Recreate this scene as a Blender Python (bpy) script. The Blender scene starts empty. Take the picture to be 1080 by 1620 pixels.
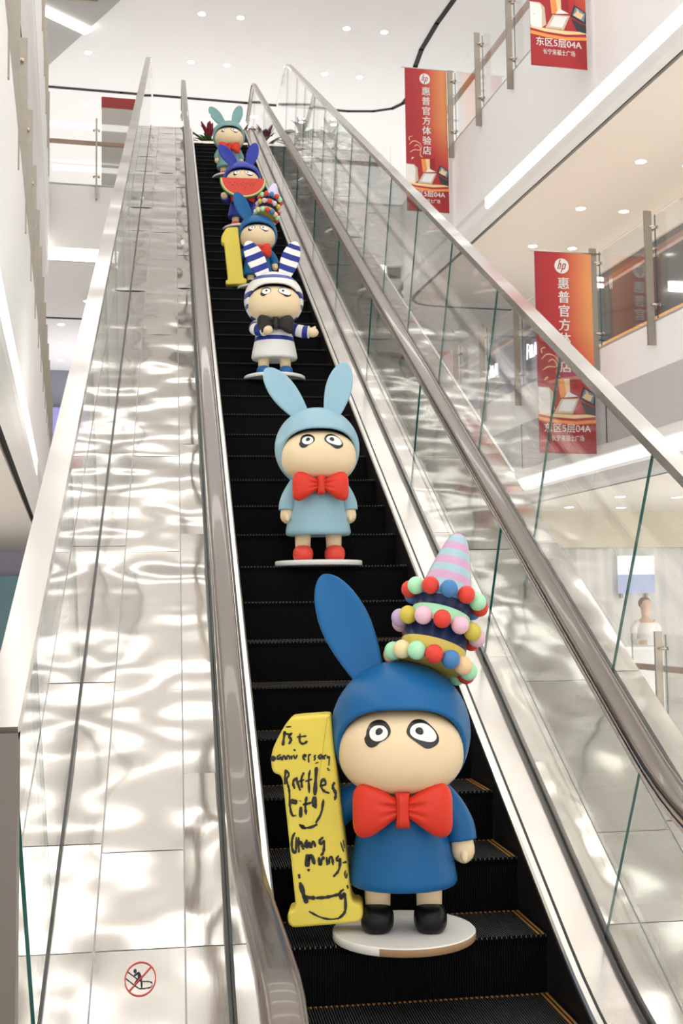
import bpy, math, random
from mathutils import Vector, Matrix

random.seed(7)
S = bpy.context.scene
COL = S.collection
PI = math.pi
rad = math.radians

# ------------------------------------------------------------------ camera
def make_camera():
    yaw, pit, roll = rad(8.095), rad(4.54), rad(.761)
    f = Vector((math.sin(yaw)*math.cos(pit), math.cos(yaw)*math.cos(pit), math.sin(pit)))
    r = Vector((math.cos(yaw), -math.sin(yaw), 0)); u = r.cross(f)
    r2 = math.cos(roll)*r - math.sin(roll)*u
    u2 = math.sin(roll)*r + math.cos(roll)*u
    cam = bpy.data.cameras.new('camera'); o = bpy.data.objects.new('camera', cam)
    COL.objects.link(o)
    m = Matrix((r2, u2, -f)).transposed().to_4x4()
    m.translation = Vector((-.834, -4.16, 1.175))
    o.matrix_world = m
    cam.sensor_fit = 'VERTICAL'; cam.sensor_height = 36.0
    cam.lens = 1866.0/1620.0*36.0
    cam.clip_start = .05; cam.clip_end = 200
    cam.dof.use_dof = True; cam.dof.focus_distance = 4.6; cam.dof.aperture_fstop = 11.0
    S.camera = o
make_camera()

# ------------------------------------------------------------------ world, exposure
W = bpy.data.worlds.new('mall_daylight'); S.world = W; W.use_nodes = True
bg = W.node_tree.nodes['Background']
bg.inputs[0].default_value = (1.0, .995, .985, 1); bg.inputs[1].default_value = 1.7
S.view_settings.view_transform = 'Standard'; S.view_settings.look = 'None'
S.view_settings.gamma = 1.0; S.view_settings.use_curve_mapping = False
S.view_settings.exposure = 0.0
try:
    S.cycles.transparent_max_bounces = 24
    S.cycles.max_bounces = 10
except Exception: pass

# ------------------------------------------------------------------ frames
A = rad(-5.0)                                   # the mall's axis against the escalator's
CD = Vector((math.cos(A), -math.sin(A), 0)); BD = Vector((math.sin(A), math.cos(A), 0))
ROTB = rad(5.0)
def Bw(c, b, z): return CD*c + BD*b + Vector((0, 0, z))
FL1, FL2, FL3, CE = -.5, 4.5, 9.5, 13.5
C30, S30 = math.cos(PI/6), math.sin(PI/6)

# ------------------------------------------------------------------ unseen fill lights added on the floors to brighten the ceilings
def fill_uplight(c, b, z, sx, sy, power, col=(1, .982, .958), down=False):
    l = bpy.data.lights.new('fill_uplight', 'AREA'); l.shape = 'RECTANGLE'; l.size = sx; l.size_y = sy
    l.energy = power; l.color = col
    o = bpy.data.objects.new('fill_uplight', l); COL.objects.link(o)
    o.location = Bw(c, b, z); o.rotation_euler = (0 if down else PI, 0, ROTB)
    return o
UP = 0.36
fill_uplight(10.5, 5, FL3+.15, 8, 22, 1250*UP)
fill_uplight(-5.6, 8, FL3+.15, 6, 18, 950*UP)
fill_uplight(3.0, 26.5, FL3+.15, 20, 11, 1600*UP)
fill_uplight(7.2, 8, FL2+.15, 2.0, 20, 700*UP, (1, .93, .84))
fill_uplight(10.5, 2, FL1+.15, 8, 20, 2500*UP, (1, .99, .98))
fill_uplight(-5.0, 8, FL2+.15, 5, 20, 800*UP)
fill_uplight(0.5, 25.5, FL2+.15, 8, 4, 500*UP)
fill_uplight(-5.0, 5, FL1+.15, 5, 24, 800*UP)

# ------------------------------------------------------------------ materials
def newmat(name):
    m = bpy.data.materials.new(name); m.use_nodes = True
    nt = m.node_tree; return m, nt, nt.nodes['Principled BSDF']
def pmat(name, col, rough=.5, metal=0.0, coat=0.0, spec=.5, bump=None, var=0.0, vscale=6.0):
    m, nt, p = newmat(name)
    p.inputs['Base Color'].default_value = (*col, 1); p.inputs['Roughness'].default_value = rough
    p.inputs['Metallic'].default_value = metal; p.inputs['Coat Weight'].default_value = coat
    p.inputs['Specular IOR Level'].default_value = spec
    if var or bump:
        tc = nt.nodes.new('ShaderNodeTexCoord'); nz = nt.nodes.new('ShaderNodeTexNoise')
        nz.inputs['Scale'].default_value = vscale; nz.inputs['Detail'].default_value = 4
        nt.links.new(tc.outputs['Object'], nz.inputs['Vector'])
        if var:
            mx = nt.nodes.new('ShaderNodeMix'); mx.data_type = 'RGBA'
            mx.inputs[6].default_value = (*[c*(1-var) for c in col], 1)
            mx.inputs[7].default_value = (*[min(1, c*(1+var)) for c in col], 1)
            nt.links.new(nz.outputs['Fac'], mx.inputs[0]); nt.links.new(mx.outputs[2], p.inputs['Base Color'])
        if bump:
            b = nt.nodes.new('ShaderNodeBump'); b.inputs['Strength'].default_value = bump
            b.inputs['Distance'].default_value = .02
            nt.links.new(nz.outputs['Fac'], b.inputs['Height']); nt.links.new(b.outputs[0], p.inputs['Normal'])
    return m
def emat(name, col, strength):
    m = bpy.data.materials.new(name); m.use_nodes = True; nt = m.node_tree
    nt.nodes.clear(); e = nt.nodes.new('ShaderNodeEmission'); o = nt.nodes.new('ShaderNodeOutputMaterial')
    e.inputs[0].default_value = (*col, 1); e.inputs[1].default_value = strength
    nt.links.new(e.outputs[0], o.inputs[0]); return m
def glassmat(name, tint, rough=0.0, refl=1.0):
    m = bpy.data.materials.new(name); m.use_nodes = True; nt = m.node_tree; nt.nodes.clear()
    t = nt.nodes.new('ShaderNodeBsdfTransparent'); t.inputs[0].default_value = (*tint, 1)
    g = nt.nodes.new('ShaderNodeBsdfGlossy'); g.inputs['Roughness'].default_value = rough
    g.inputs[0].default_value = (refl, refl, refl, 1)
    fr = nt.nodes.new('ShaderNodeFresnel'); fr.inputs[0].default_value = 1.5
    ge = nt.nodes.new('ShaderNodeNewGeometry'); mr = nt.nodes.new('ShaderNodeMapRange')   # same reflectance on both faces of the pane
    mr.inputs['To Min'].default_value = 1.5; mr.inputs['To Max'].default_value = 1/1.5
    nt.links.new(ge.outputs['Backfacing'], mr.inputs[0]); nt.links.new(mr.outputs[0], fr.inputs[0])
    mx = nt.nodes.new('ShaderNodeMixShader'); o = nt.nodes.new('ShaderNodeOutputMaterial')
    nt.links.new(fr.outputs[0], mx.inputs[0]); nt.links.new(t.outputs[0], mx.inputs[1])
    nt.links.new(g.outputs[0], mx.inputs[2]); nt.links.new(mx.outputs[0], o.inputs[0]); return m
def steelmat(name, col, rough, wave, scale, stretch=(1, 1, 1), grain=.0):
    """Sheet steel that is slightly out of flat, so lamps smear across it."""
    m, nt, p = newmat(name)
    p.inputs['Base Color'].default_value = (*col, 1); p.inputs['Metallic'].default_value = 1
    p.inputs['Roughness'].default_value = rough
    tc = nt.nodes.new('ShaderNodeTexCoord'); mp = nt.nodes.new('ShaderNodeMapping')
    mp.inputs['Scale'].default_value = stretch
    nz = nt.nodes.new('ShaderNodeTexNoise'); nz.inputs['Scale'].default_value = scale
    nz.inputs['Detail'].default_value = 1.5; nz.inputs['Roughness'].default_value = .4
    nt.links.new(tc.outputs['Object'], mp.inputs[0]); nt.links.new(mp.outputs[0], nz.inputs['Vector'])
    b = nt.nodes.new('ShaderNodeBump'); b.inputs['Strength'].default_value = 1.0
    b.inputs['Distance'].default_value = wave
    nt.links.new(nz.outputs['Fac'], b.inputs['Height']); nt.links.new(b.outputs[0], p.inputs['Normal'])
    if grain:
        n2 = nt.nodes.new('ShaderNodeTexNoise'); n2.inputs['Scale'].default_value = 40
        mp2 = nt.nodes.new('ShaderNodeMapping'); mp2.inputs['Scale'].default_value = (8, .3, .3)
        nt.links.new(tc.outputs['Object'], mp2.inputs[0]); nt.links.new(mp2.outputs[0], n2.inputs['Vector'])
        mr = nt.nodes.new('ShaderNodeMapRange')
        mr.inputs['To Min'].default_value = rough-grain; mr.inputs['To Max'].default_value = rough+grain
        nt.links.new(n2.outputs['Fac'], mr.inputs[0]); nt.links.new(mr.outputs[0], p.inputs['Roughness'])
    return m

M = {}
M['deck'] = steelmat('deck_steel', (.63, .60, .555), .13, .07, 1.5, (.9, 1.1, 1.1), .04)
M['inner_deck'] = steelmat('inner_deck_steel', (.80, .745, .71), .26, .03, 1.6)
M['cap'] = steelmat('cap_steel', (.74, .715, .69), .22, .05, 1.3, (.5, 1, 1))
M['strip'] = pmat('skirt_strip_steel', (.86, .84, .80), .28, 1)
M['channel'] = pmat('glass_channel', (.09, .09, .085), .35, .6)
M['rail'] = pmat('handrail_cover', (.17, .145, .125), .24, .75, .3)
M['guide'] = pmat('handrail_guide_steel', (.62, .55, .49), .22, 1)
M['black'] = pmat('black_matte', (.006, .006, .007), .6)
M['step'] = pmat('step_black', (.0018, .002, .0024), .6, 0, 0, .10)
M['cleat'] = pmat('step_cleat', (.085, .088, .088), .4, .5, 0, .3)
M['yellow_line'] = pmat('step_yellow_line', (.36, .155, .022), .5)
M['skirt'] = pmat('skirt_black', (.012, .011, .011), .6, 0, 0, .12, var=.5, vscale=40)
M['glass'] = glassmat('clear_glass', (.988, .994, .990))
M['glass_in'] = glassmat('green_glass', (.968, .982, .966))
M['teal'] = pmat('glass_edge_teal', (.005, .10, .085), .15)
M['white'] = pmat('white_plaster', (.92, .91, .895), .6, var=.02, vscale=2)
M['ceiling'] = pmat('ceiling_white', (.88, .872, .868), .65, var=.015, vscale=1)
M['soffit'] = pmat('soffit_cream', (.86, .81, .74), .55, var=.02, vscale=1)
M['grey'] = pmat('grey_panel', (.56, .55, .56), .5)
M['midgrey'] = pmat('ceiling_grey', (.42, .41, .40), .6)
M['slot'] = pmat('slot_black', (.008, .008, .008), .7)
M['led'] = emat('led_light', (1, .97, .92), 9.0)
M['led_soft'] = emat('led_light_soft', (1, .97, .93), 1.6)
M['lamp'] = emat('downlight_lens', (1, .97, .92), 14.0)
M['bay'] = emat('added_light_line_glow', (1, .985, .962), 6.2)
M['post'] = pmat('post_steel', (.36, .325, .275), .42, .9, var=.12, vscale=9)
M['wood'] = pmat('rail_wood', (.33, .17, .115), .4, var=.2, vscale=12)
M['floor'] = pmat('floor_stone', (.74, .71, .68), .18, var=.05, vscale=3)
M['darkstore'] = pmat('store_dark_glass', (.045, .05, .055), .12, 0, .3)
M['orange'] = pmat('orange_wood', (.72, .33, .09), .45, var=.15, vscale=8)

# ------------------------------------------------------------------ mesh builder
class MB:
    def __init__(s): s.v = []; s.f = []; s.m = []; s.sm = []
    def add(s, vs, fs, mi=0, smooth=False):
        o = len(s.v); s.v += [tuple(v) for v in vs]
        for i, f in enumerate(fs):
            s.f.append([o+k for k in f]); s.m.append(mi[i] if isinstance(mi, list) else mi); s.sm.append(smooth)
    def box(s, a, b, mi=0, bev=0):
        x0, y0, z0 = a; x1, y1, z1 = b
        vs = [(x, y, z) for z in (z0, z1) for y in (y0, y1) for x in (x0, x1)]
        s.add(vs, [(0, 2, 3, 1), (4, 5, 7, 6), (0, 1, 5, 4), (2, 6, 7, 3), (0, 4, 6, 2), (1, 3, 7, 5)], mi)
    def xbox(s, fn, a, b, mi=0):
        x0, y0, z0 = a; x1, y1, z1 = b
        vs = [fn((x, y, z)) for z in (z0, z1) for y in (y0, y1) for x in (x0, x1)]
        s.add(vs, [(0, 2, 3, 1), (4, 5, 7, 6), (0, 1, 5, 4), (2, 6, 7, 3), (0, 4, 6, 2), (1, 3, 7, 5)], mi)
    def loft(s, rings, mi=0, cap=True, smooth=True, closed=True):
        n = len(rings[0]); o = len(s.v)
        for r in rings: s.v += [tuple(p) for p in r]
        for i in range(len(rings)-1):
            mm = mi[i] if isinstance(mi, list) else mi
            for j in range(n if closed else n-1):
                k = (j+1) % n
                s.f.append([o+i*n+j, o+i*n+k, o+(i+1)*n+k, o+(i+1)*n+j]); s.m.append(mm); s.sm.append(smooth)
        if cap and closed:
            s.f.append([o+j for j in range(n)][::-1]); s.m.append(mi[0] if isinstance(mi, list) else mi); s.sm.append(False)
            s.f.append([o+(len(rings)-1)*n+j for j in range(n)]); s.m.append(mi[-1] if isinstance(mi, list) else mi); s.sm.append(False)
    def lathe(s, prof, n=40, mi=0, sy=1.0, cx=0, cy=0, smooth=True):
        rings = [[(cx+r*math.cos(2*PI*j/n), cy+sy*r*math.sin(2*PI*j/n), z) for j in range(n)] for r, z in prof]
        s.loft(rings, mi, True, smooth)
    def ball(s, c, r, n=20, k=12, mi=0, e=1.0, zmin=None):
        """Superellipsoid; e<1 makes it boxier."""
        def pw(t): return math.copysign(abs(t)**e, t)
        rings = []
        for i in range(1, k):
            a = -PI/2+PI*i/k
            rg = []
            for j in range(n):
                t = 2*PI*j/n
                z = c[2]+r[2]*pw(math.sin(a))
                if zmin is not None: z = max(z, zmin)
                rg.append((c[0]+r[0]*pw(math.cos(a))*pw(math.cos(t)), c[1]+r[1]*pw(math.cos(a))*pw(math.sin(t)), z))
            rings.append(rg)
        o = len(s.v); s.loft(rings, mi, False)
        b = len(s.v); zb = c[2]-r[2] if zmin is None else max(zmin, c[2]-r[2])
        s.v += [(c[0], c[1], zb), (c[0], c[1], c[2]+r[2])]
        for j in range(n):
            q = (j+1) % n
            s.f.append([o+q, o+j, b]); s.m.append(mi); s.sm.append(True)
            l = o+(k-2)*n
            s.f.append([l+j, l+q, b+1]); s.m.append(mi); s.sm.append(True)
    def tube(s, pts, rs, n=10, mi=0, sx=1.0, cap=True, roundcap=False):
        pts = [Vector(p) for p in pts]
        if not isinstance(rs, (list, tuple)): rs = [rs]*len(pts)
        rings = []; up = Vector((0, 0, 1)); prev = None
        for i, p in enumerate(pts):
            d = (pts[min(i+1, len(pts)-1)]-pts[max(i-1, 0)]).normalized()
            if prev is None:
                a = d.cross(up)
                if a.length < .05: a = d.cross(Vector((0, 1, 0)))
                a.normalize()
            else:
                a = (prev-d*prev.dot(d)).normalized()
            prev = a; b = d.cross(a)
            rings.append([p+a*(rs[i]*math.cos(2*PI*j/n)*sx)+b*(rs[i]*math.sin(2*PI*j/n)) for j in range(n)])
        s.loft(rings, mi, cap)
    def poly(s, pts, fn, mi=0):
        s.add([fn(*p) for p in pts], [list(range(len(pts)))], mi)
    def prism(s, pts, fn0, fn1, mi=0, mside=None):
        n = len(pts); o = len(s.v)
        s.v += [tuple(fn0(*p)) for p in pts]+[tuple(fn1(*p)) for p in pts]
        s.f.append([o+j for j in range(n)]); s.m.append(mi); s.sm.append(False)
        s.f.append([o+n+j for j in range(n)][::-1]); s.m.append(mi); s.sm.append(False)
        for j in range(n):
            k = (j+1) % n
            s.f.append([o+k, o+j, o+n+j, o+n+k]); s.m.append(mi if mside is None else mside); s.sm.append(False)
    def ribbon(s, pts, w, fn, mi=0, taper=True):
        n = len(pts)
        # smooth the polyline
        q = [Vector((p[0], p[1])) for p in pts]
        for _ in range(2):
            r = [q[0]]
            for i in range(len(q)-1):
                r += [q[i]*.75+q[i+1]*.25, q[i]*.25+q[i+1]*.75]
            r.append(q[-1]); q = r
        L = []; R = []
        for i, p in enumerate(q):
            d = q[min(i+1, len(q)-1)]-q[max(i-1, 0)]
            if d.length < 1e-9: d = Vector((1, 0))
            d.normalize(); t = i/(len(q)-1)
            ww = w*(.5+.5*min(1, 5*t, 5*(1-t)) if taper else 1)*(1+.25*math.sin(9*t+p.x))/2
            nn = Vector((-d.y, d.x))*ww
            L.append(p+nn); R.append(p-nn)
        o = len(s.v)
        for a, b in zip(L, R): s.v += [tuple(fn(a.x, a.y)), tuple(fn(b.x, b.y))]
        for i in range(len(q)-1):
            s.f.append([o+2*i, o+2*i+1, o+2*i+3, o+2*i+2]); s.m.append(mi); s.sm.append(False)
    def build(s, name, mats, parent=None, label=None, auto=None):
        me = bpy.data.meshes.new(name)
        me.from_pydata(s.v, [], s.f)
        if not isinstance(mats, (list, tuple)): mats = [mats]
        for m in mats: me.materials.append(m)
        me.polygons.foreach_set('material_index', s.m)
        me.polygons.foreach_set('use_smooth', s.sm)
        me.validate(); me.update()
        o = bpy.data.objects.new(name, me); COL.objects.link(o)
        if parent: o.parent = parent
        if label: o['label'] = label
        return o

def thing(name, label, cat, loc=(0, 0, 0), rz=0, group=None, scale=1.0):
    o = bpy.data.objects.new(name, None); COL.objects.link(o)
    o.empty_display_size = .1
    o.location = loc; o.rotation_euler = (0, 0, rz); o.scale = (scale,)*3
    o['label'] = label; o['category'] = cat
    if group: o['group'] = group
    return o
def tag(o, label, cat, group=None):
    o['label'] = label; o['category'] = cat
    if group: o['group'] = group
    return o
def struct(name, mb, mats, rotb=True):
    o = mb.build(name, mats); o['kind'] = 'structure'
    if rotb: o.rotation_euler = (0, 0, ROTB)
    return o
def textmesh(body, size):
    cu = bpy.data.curves.new('lettering', 'FONT'); cu.body = body; cu.size = size
    cu.align_x = 'CENTER'; cu.align_y = 'CENTER'
    o = bpy.data.objects.new('lettering', cu); COL.objects.link(o)
    bpy.context.view_layer.update()
    dg = bpy.context.evaluated_depsgraph_get()
    me = bpy.data.meshes.new_from_object(o.evaluated_get(dg))
    vs = [tuple(v.co) for v in me.vertices]; fs = [list(p.vertices) for p in me.polygons]
    bpy.data.objects.remove(o); bpy.data.curves.remove(cu); bpy.data.meshes.remove(me)
    return vs, fs
def add_text(mb, body, size, fn, mi=0, bold=0.0, width=None):
    vs, fs = textmesh(body, size)
    if not vs: return
    xs = [v[0] for v in vs]; ys = [v[1] for v in vs]
    cx, cy = (min(xs)+max(xs))/2, (min(ys)+max(ys))/2
    k = 1.0 if width is None else width/(max(xs)-min(xs))
    for d in ((0,) if not bold else (-bold, bold)):
        mb.add([fn((v[0]-cx)*k+d, (v[1]-cy)+d*.4) for v in vs], fs, mi)

# ================================================================== SETTING
CL, CR = -1.58, 5.56           # edges of the atrium
BB = 19.05                     # slab edge across the far end

mb = MB(); mb.box((-9, -12, FL1-.3), (16, 34, FL1)); struct('floor', mb, M['floor'])

# ceiling with a thin dark slot that turns a rounded corner
mb = MB(); mb.box((-10, -7, CE), (16, 34, CE+.2)); struct('ceiling', mb, M['ceiling'])
mb = MB()
path = [(-6, 23.75), (-3, 23.75), (0, 23.75), (3, 23.74), (5.6, 23.72), (6.2, 23.6), (6.62, 23.35), (6.80, 23.0),
        (6.82, 22.5), (6.66, 21.6), (6.52, 21.0), (6.42, 20.2), (6.40, 19), (6.46, 17.5), (6.5, 10)]
def slot_line(mb, path, z, hw):
  q = [Vector((p[0], p[1], z)) for p in path]
  for i in range(len(q)-1):
    d = (q[i+1]-q[i]).normalized(); n = Vector((-d.y, d.x, 0))*hw
    mb.add([q[i]+n-d*.03, q[i]-n-d*.03, q[i+1]-n+d*.03, q[i+1]+n+d*.03,
            q[i]+n-d*.03+Vector((0, 0, .01)), q[i]-n-d*.03+Vector((0, 0, .01)), q[i+1]-n+d*.03+Vector((0, 0, .01)), q[i+1]+n+d*.03+Vector((0, 0, .01))],
           [(3, 2, 1, 0), (4, 5, 6, 7), (0, 1, 5, 4), (2, 3, 7, 6), (1, 2, 6, 5), (3, 0, 4, 7)])
slot_line(mb, path, CE-.012, .055)
struct('trim_1', mb, M['slot'])
mb = MB(); slot_line(mb, [(5.735, 18.5), (5.75, 18.9), (5.82, 19.2), (5.97, 19.42), (6.25, 19.55), (6.7, 19.6), (9, 19.6)], 7.515, .03)
struct('trim_4', mb, M['slot'])
# grey lowered ceiling field in the far left corner, with slats
mb = MB()
pts = [(-1.72, 22.53), (-.28, 19.35), (.4, 17.8), (-6, 17.8), (-6, 27)]
mb.prism(pts, lambda c, b: (c, b, CE-.10), lambda c, b: (c, b, CE), 0)
for k in range(7):
    b0 = 18.1+k*.19
    mb.box((-5, b0, CE-.16), (-.45-k*.085+.3, b0+.07, CE-.1), 1)
struct('trim_2', mb, [M['midgrey'], pmat('slat_bronze', (.42, .37, .30), .5)])

def slab(name, z, zled, zs, ctop, side, b0, b1, zmid=None):
    """Edge of a floor: fascia, light recess, lip, slot and soffit. side=+1 right of the void, -1 left."""
    far = 10*side
    mb = MB()
    prof = [(0, z+.0), (0, zled+.10), (.05, zled+.06), (.05, zled-.10), (0, zled-.13), (.015, zled-.18), (.06, zled-.24), (.14, zled-.30)]
    P = lambda x, zz, bb: (ctop+side*x, bb, zz)
    n = len(prof)
    for i in range(n-1):
        a, b = prof[i], prof[i+1]
        q = [P(a[0], a[1], b0), P(a[0], a[1], b1), P(b[0], b[1], b1), P(b[0], b[1], b0)]
        if side < 0: q = q[::-1]
        mb.add(q, [(0, 1, 2, 3)], 0, False)
    # floor top, slot, soffit
    mb.box((min(ctop, ctop+far), b0, z-.03), (max(ctop, ctop+far), b1, z), 2)
    x0 = ctop+side*.14; x1 = ctop+side*.21
    mb.box((min(x0, x1), b0, zs+.05), (max(x0, x1), b1, zs+.08), 1)
    x2 = ctop+far
    mb.box((min(x1, x2), b0, zs), (max(x1, x2), b1, zs+.1), 3)
    # far end face
    mb.box((min(ctop+side*.06, x2), b1-.02, zs+.02), (max(ctop+side*.06, x2), b1, z), 0)
    if zmid:
        mb.box((ctop-.012*side if side > 0 else ctop-.0, b0, zled+.22), (ctop+.0 if side > 0 else ctop+.012, b1, zmid), 4)
        k = b0
    return struct(name, mb, [M['white'], M['slot'], M['floor'], M['soffit'], M['grey']])
slab('wall_right_upper', FL3, 7.83, 7.53, CR, 1, -8, 19.2)
slab('wall_right_lower', FL2, 3.0, 2.70, CR, 1, -8, 24, 3.9)
slab('wall_left_upper', FL3, 7.83, 7.53, CL, -1, 2, 18.9)
slab('wall_left_lower', FL2, 2.83, 2.53, CL+.04, -1, -6, 24)
# joints between the grey fascia panels
mb = MB()
for b in (4.0, 6.9, 9.8, 12.7, 15.6): mb.box((CR-.016, b-.012, 3.22), (CR-.011, b+.012, 3.9))
struct('trim_3', mb, M['slot'])

# floor across the far end (the upper landing side)
mb = MB()
mb.box((-9.5, BB, 8.2), (5.63, BB+.15, FL3), 0)
mb.box((-9.5, BB, FL3-.04), (15, 33, FL3-.01), 2)
mb.box((5.63, 19.2, FL3-.04), (15, 33, FL3-.011), 2)
mb.add([(-9.5, BB+.12, 7.96), (5.63, BB+.12, 7.96), (5.63, BB+2.4, 7.55), (-9.5, BB+2.4, 7.55)], [(0, 1, 2, 3)], 0)
mb.box((-9.5, BB+2.4, 7.55), (5.63, 33, 7.6), 3); mb.box((5.63, 19.2, 7.53), (15, 33, 7.6), 3)
mb.box((-9.5, BB+3.0, 7.535), (5.55, BB+3.09, 7.549), 1)
struct('wall_back_upper', mb, [M['white'], M['slot'], M['floor'], M['ceiling']])
# far walls, upper and middle floor
mb = MB(); mb.box((-10, 33, FL3), (16, 33.2, CE)); struct('wall_back', mb, M['white'])
mb = MB()
mb.box((-9.5, 24.0, FL2-.6), (CR, 24.15, FL2), 0); mb.box((-9.5, 24, FL2-.04), (15, 33, FL2-.01), 1)
struct('wall_back_middle', mb, [M['white'], M['floor']])
mb = MB(); mb.box((-9.5, 28, FL2), (3, 28.1, 7.56), 0); mb.box((-9.5, 27.95, 6.55), (3, 28, 7.56), 1)
struct('wall_back_store', mb, [pmat('store_lilac', (.46, .45, .66), .4), pmat('store_greyblue', (.26, .27, .33), .4)])
mb = MB(); mb.box((3, 27, FL2), (15, 27.1, 7.56)); struct('wall_back_store_right', mb, pmat('store_paleblue', (.66, .67, .74), .35))
# middle floor on the right: dark glazed shop behind the balustrade
mb = MB()
mb.box((8.2, 4, FL2), (8.3, 17, 7.1), 0); mb.box((8.15, 4, 7.1), (8.3, 27, 7.53), 1)
mb.box((8.2, 17, FL2), (8.3, 27, 7.1), 2)
mb.box((8.12, 17, 6.0), (8.2, 24, 6.75), 3)
struct('wall_right_store', mb, [M['darkstore'], M['soffit'], pmat('store_lavender', (.60, .60, .70), .35), pmat('store_slate', (.20, .19, .24), .3)])
mb = MB(); mb.box((15.2, -8, FL1), (15.4, 33, CE)); struct('wall_right', mb, M['white'])
mb = MB(); mb.box((-9.7, -8, FL1), (-9.5, 33, CE)); struct('wall_left', mb, M['white'])
# ground floor shop on the right: bulkhead and folded white curtain wall
mb = MB()
mb.box((CR-1.0, 14.3, 2.1), (15, 14.6, 2.72), 1)
n = 150
row = [(CR-1+9.5*i/n, 14.62+.035*math.sin(i*1.9)+.02*math.sin(i*.7)) for i in range(n+1)]
mb.add([(c, b, FL1) for c, b in row]+[(c, b, 2.2) for c, b in row], [(i, i+1, n+2+i, n+1+i) for i in range(n)], 0, True)
mb.box((CR-1, 14.75, FL1), (15, 14.9, 2.7), 0)
struct('wall_back_shop', mb, [pmat('curtain_white', (.80, .79, .78), .7), pmat('bulkhead_olive', (.66, .62, .50), .5)])
mb = MB(); mb.box((-9.5, 26, FL1), (CR-1, 26.2, 3.9)); struct('wall_back_lower', mb, pmat('lilac_wall', (.62, .60, .74), .5))

# ================================================================== LAMPS
def downlight_mesh(r):
    mb = MB(); mb.lathe([(r*1.25, 0), (r*1.25, -.006), (r*1.12, -.010), (r*1.02, -.004)], 28, 0)
    ring = mb
    ln = MB(); ln.lathe([(r*1.0, -.002), (r*1.0, -.007), (r*.7, -.013), (r*.2, -.016)], 28, 0)
    return ring, ln
RIMM = pmat('lamp_rim', (.9, .9, .88), .4)
_dl = None
def downlight(c, b, z, label, group, r=.075):
    t = thing('ceiling_downlight', label, 'ceiling light', Bw(c, b, z), 0, group)
    global _dl
    if _dl is None:
        a, l = downlight_mesh(r); _dl = (a.build('rim', RIMM, t), l.build('lens', M['lamp'], t))
    else:
        for s in _dl:
            o = s.copy(); COL.objects.link(o); o.parent = t
    return t
ords = ['first', 'second', 'third', 'fourth', 'fifth', 'sixth', 'seventh', 'eighth']
for bi, (b, nm) in enumerate([(19.6, 'row at the top edge of view'), (21.82, 'row just before the dark slot'), (24.6, 'row beyond the dark slot')]):
    for ci, c in enumerate([-.81, 1.47, 2.28, 4.57, 5.40]):
        if b == 19.6 and c < 0: continue
        downlight(c, b, CE, 'downlight in the white top ceiling, %s, %s from left' % (nm, ords[ci]), 'downlights in the top ceiling')
for bi, b in enumerate([7.0, 9.05, 11.13, 13.19, 15.22]):
    for ci, c in enumerate([6.86, 7.62]):
        if bi == 0 and ci == 1: continue
        downlight(c, b, 7.53, 'downlight in the cream soffit at right, %s row from near end, %s column' % (ords[bi], ['inner', 'outer'][ci]), 'downlights in the cream soffit')
for bi, b in enumerate([20.75, 22.7, 24.6, 26.6]):
    downlight([-.82, -1.36, -1.38, -1.40][bi], b, 7.60 if b < 21.4 else 7.55, 'downlight under the far left landing, %s counting from the bright fascia strip' % ords[bi], 'downlights under the far landing')
for bi, (c, b) in enumerate([(6.6, 9.3), (7.5, 9.3), (6.6, 11.6), (7.5, 11.6), (6.6, 13.4), (7.5, 13.4)]):
    downlight(c, b, 2.70, 'downlight above the ground floor shop, %s row from near end, %s one' % (ords[bi//2], ['left', 'right'][bi % 2]), 'downlights above the ground floor shop')

def led_strip(name, label, a, b_, w, h, dirb=True, mat='led'):
    t = thing(name, label, 'light strip', Bw(*a), ROTB, None)
    L = b_
    mb = MB()
    if dirb: mb.box((-w/2, 0, -h/2), (w/2, L, h/2))
    else: mb.box((0, -w/2, -h/2), (L, w/2, h/2))
    mb.build('diffuser', M[mat], t)
    mb = MB()
    if dirb:
        mb.box((-w/2, -.03, -h/2), (w/2, -.001, h/2)); mb.box((-w/2, L+.001, -h/2), (w/2, L+.03, h/2))
    else:
        mb.box((-.03, -w/2, -h/2), (-.001, w/2, h/2)); mb.box((L+.001, -w/2, -h/2), (L+.03, w/2, h/2))
    mb.build('end_cap', RIMM, t)
    return t
led_strip('cove_light', 'long bright light strip under the upper right balcony edge', (CR+.03, -6, 7.85), 20.1, .04, .17)
led_strip('cove_light', 'long pale light strip along the middle floor edge, seen through right glass', (CR+.03, -6, 3.0), 26, .04, .15, True, 'led_soft')
led_strip('cove_light', 'bright light strip low on the white balcony edge at the far left', (CL+.04-.03, -5, 2.83), 15.2, .04, .15)
led_strip('cove_light', 'bright light strip under the far landing edge, left of the escalator', (-9, BB+.06, 8.08), 14.2, .1, .20, False)
t = thing('ceiling_light_line', 'slanting light line in the grey ceiling corner at top left', 'light strip', Bw(-1.95, 19.70, CE-.12), ROTB+rad(39))
mb = MB(); mb.box((0, -.12, -.03), (1.45, .12, .015)); mb.build('diffuser', M['led'], t)
# glowing lines added out of view, for main light and streaks on the decks
for k in range(7):
    t = thing('added_light_line', 'added light line across the unseen high ceiling, %s counting from the lower end' % ords[k], 'ceiling light', Bw(-2.2, -5.5+k*3.0, CE-.09), ROTB, 'added light lines out of view')
    mb = MB(); mb.box((0, -.22, -.02), (8.2, .22, .02)); mb.build('diffuser', M['bay'], t)
    mb = MB(); mb.box((-.04, -.26, -.03), (8.24, -.221, .04)); mb.box((-.04, .221, -.03), (8.24, .26, .04)); mb.build('housing', RIMM, t)

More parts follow.
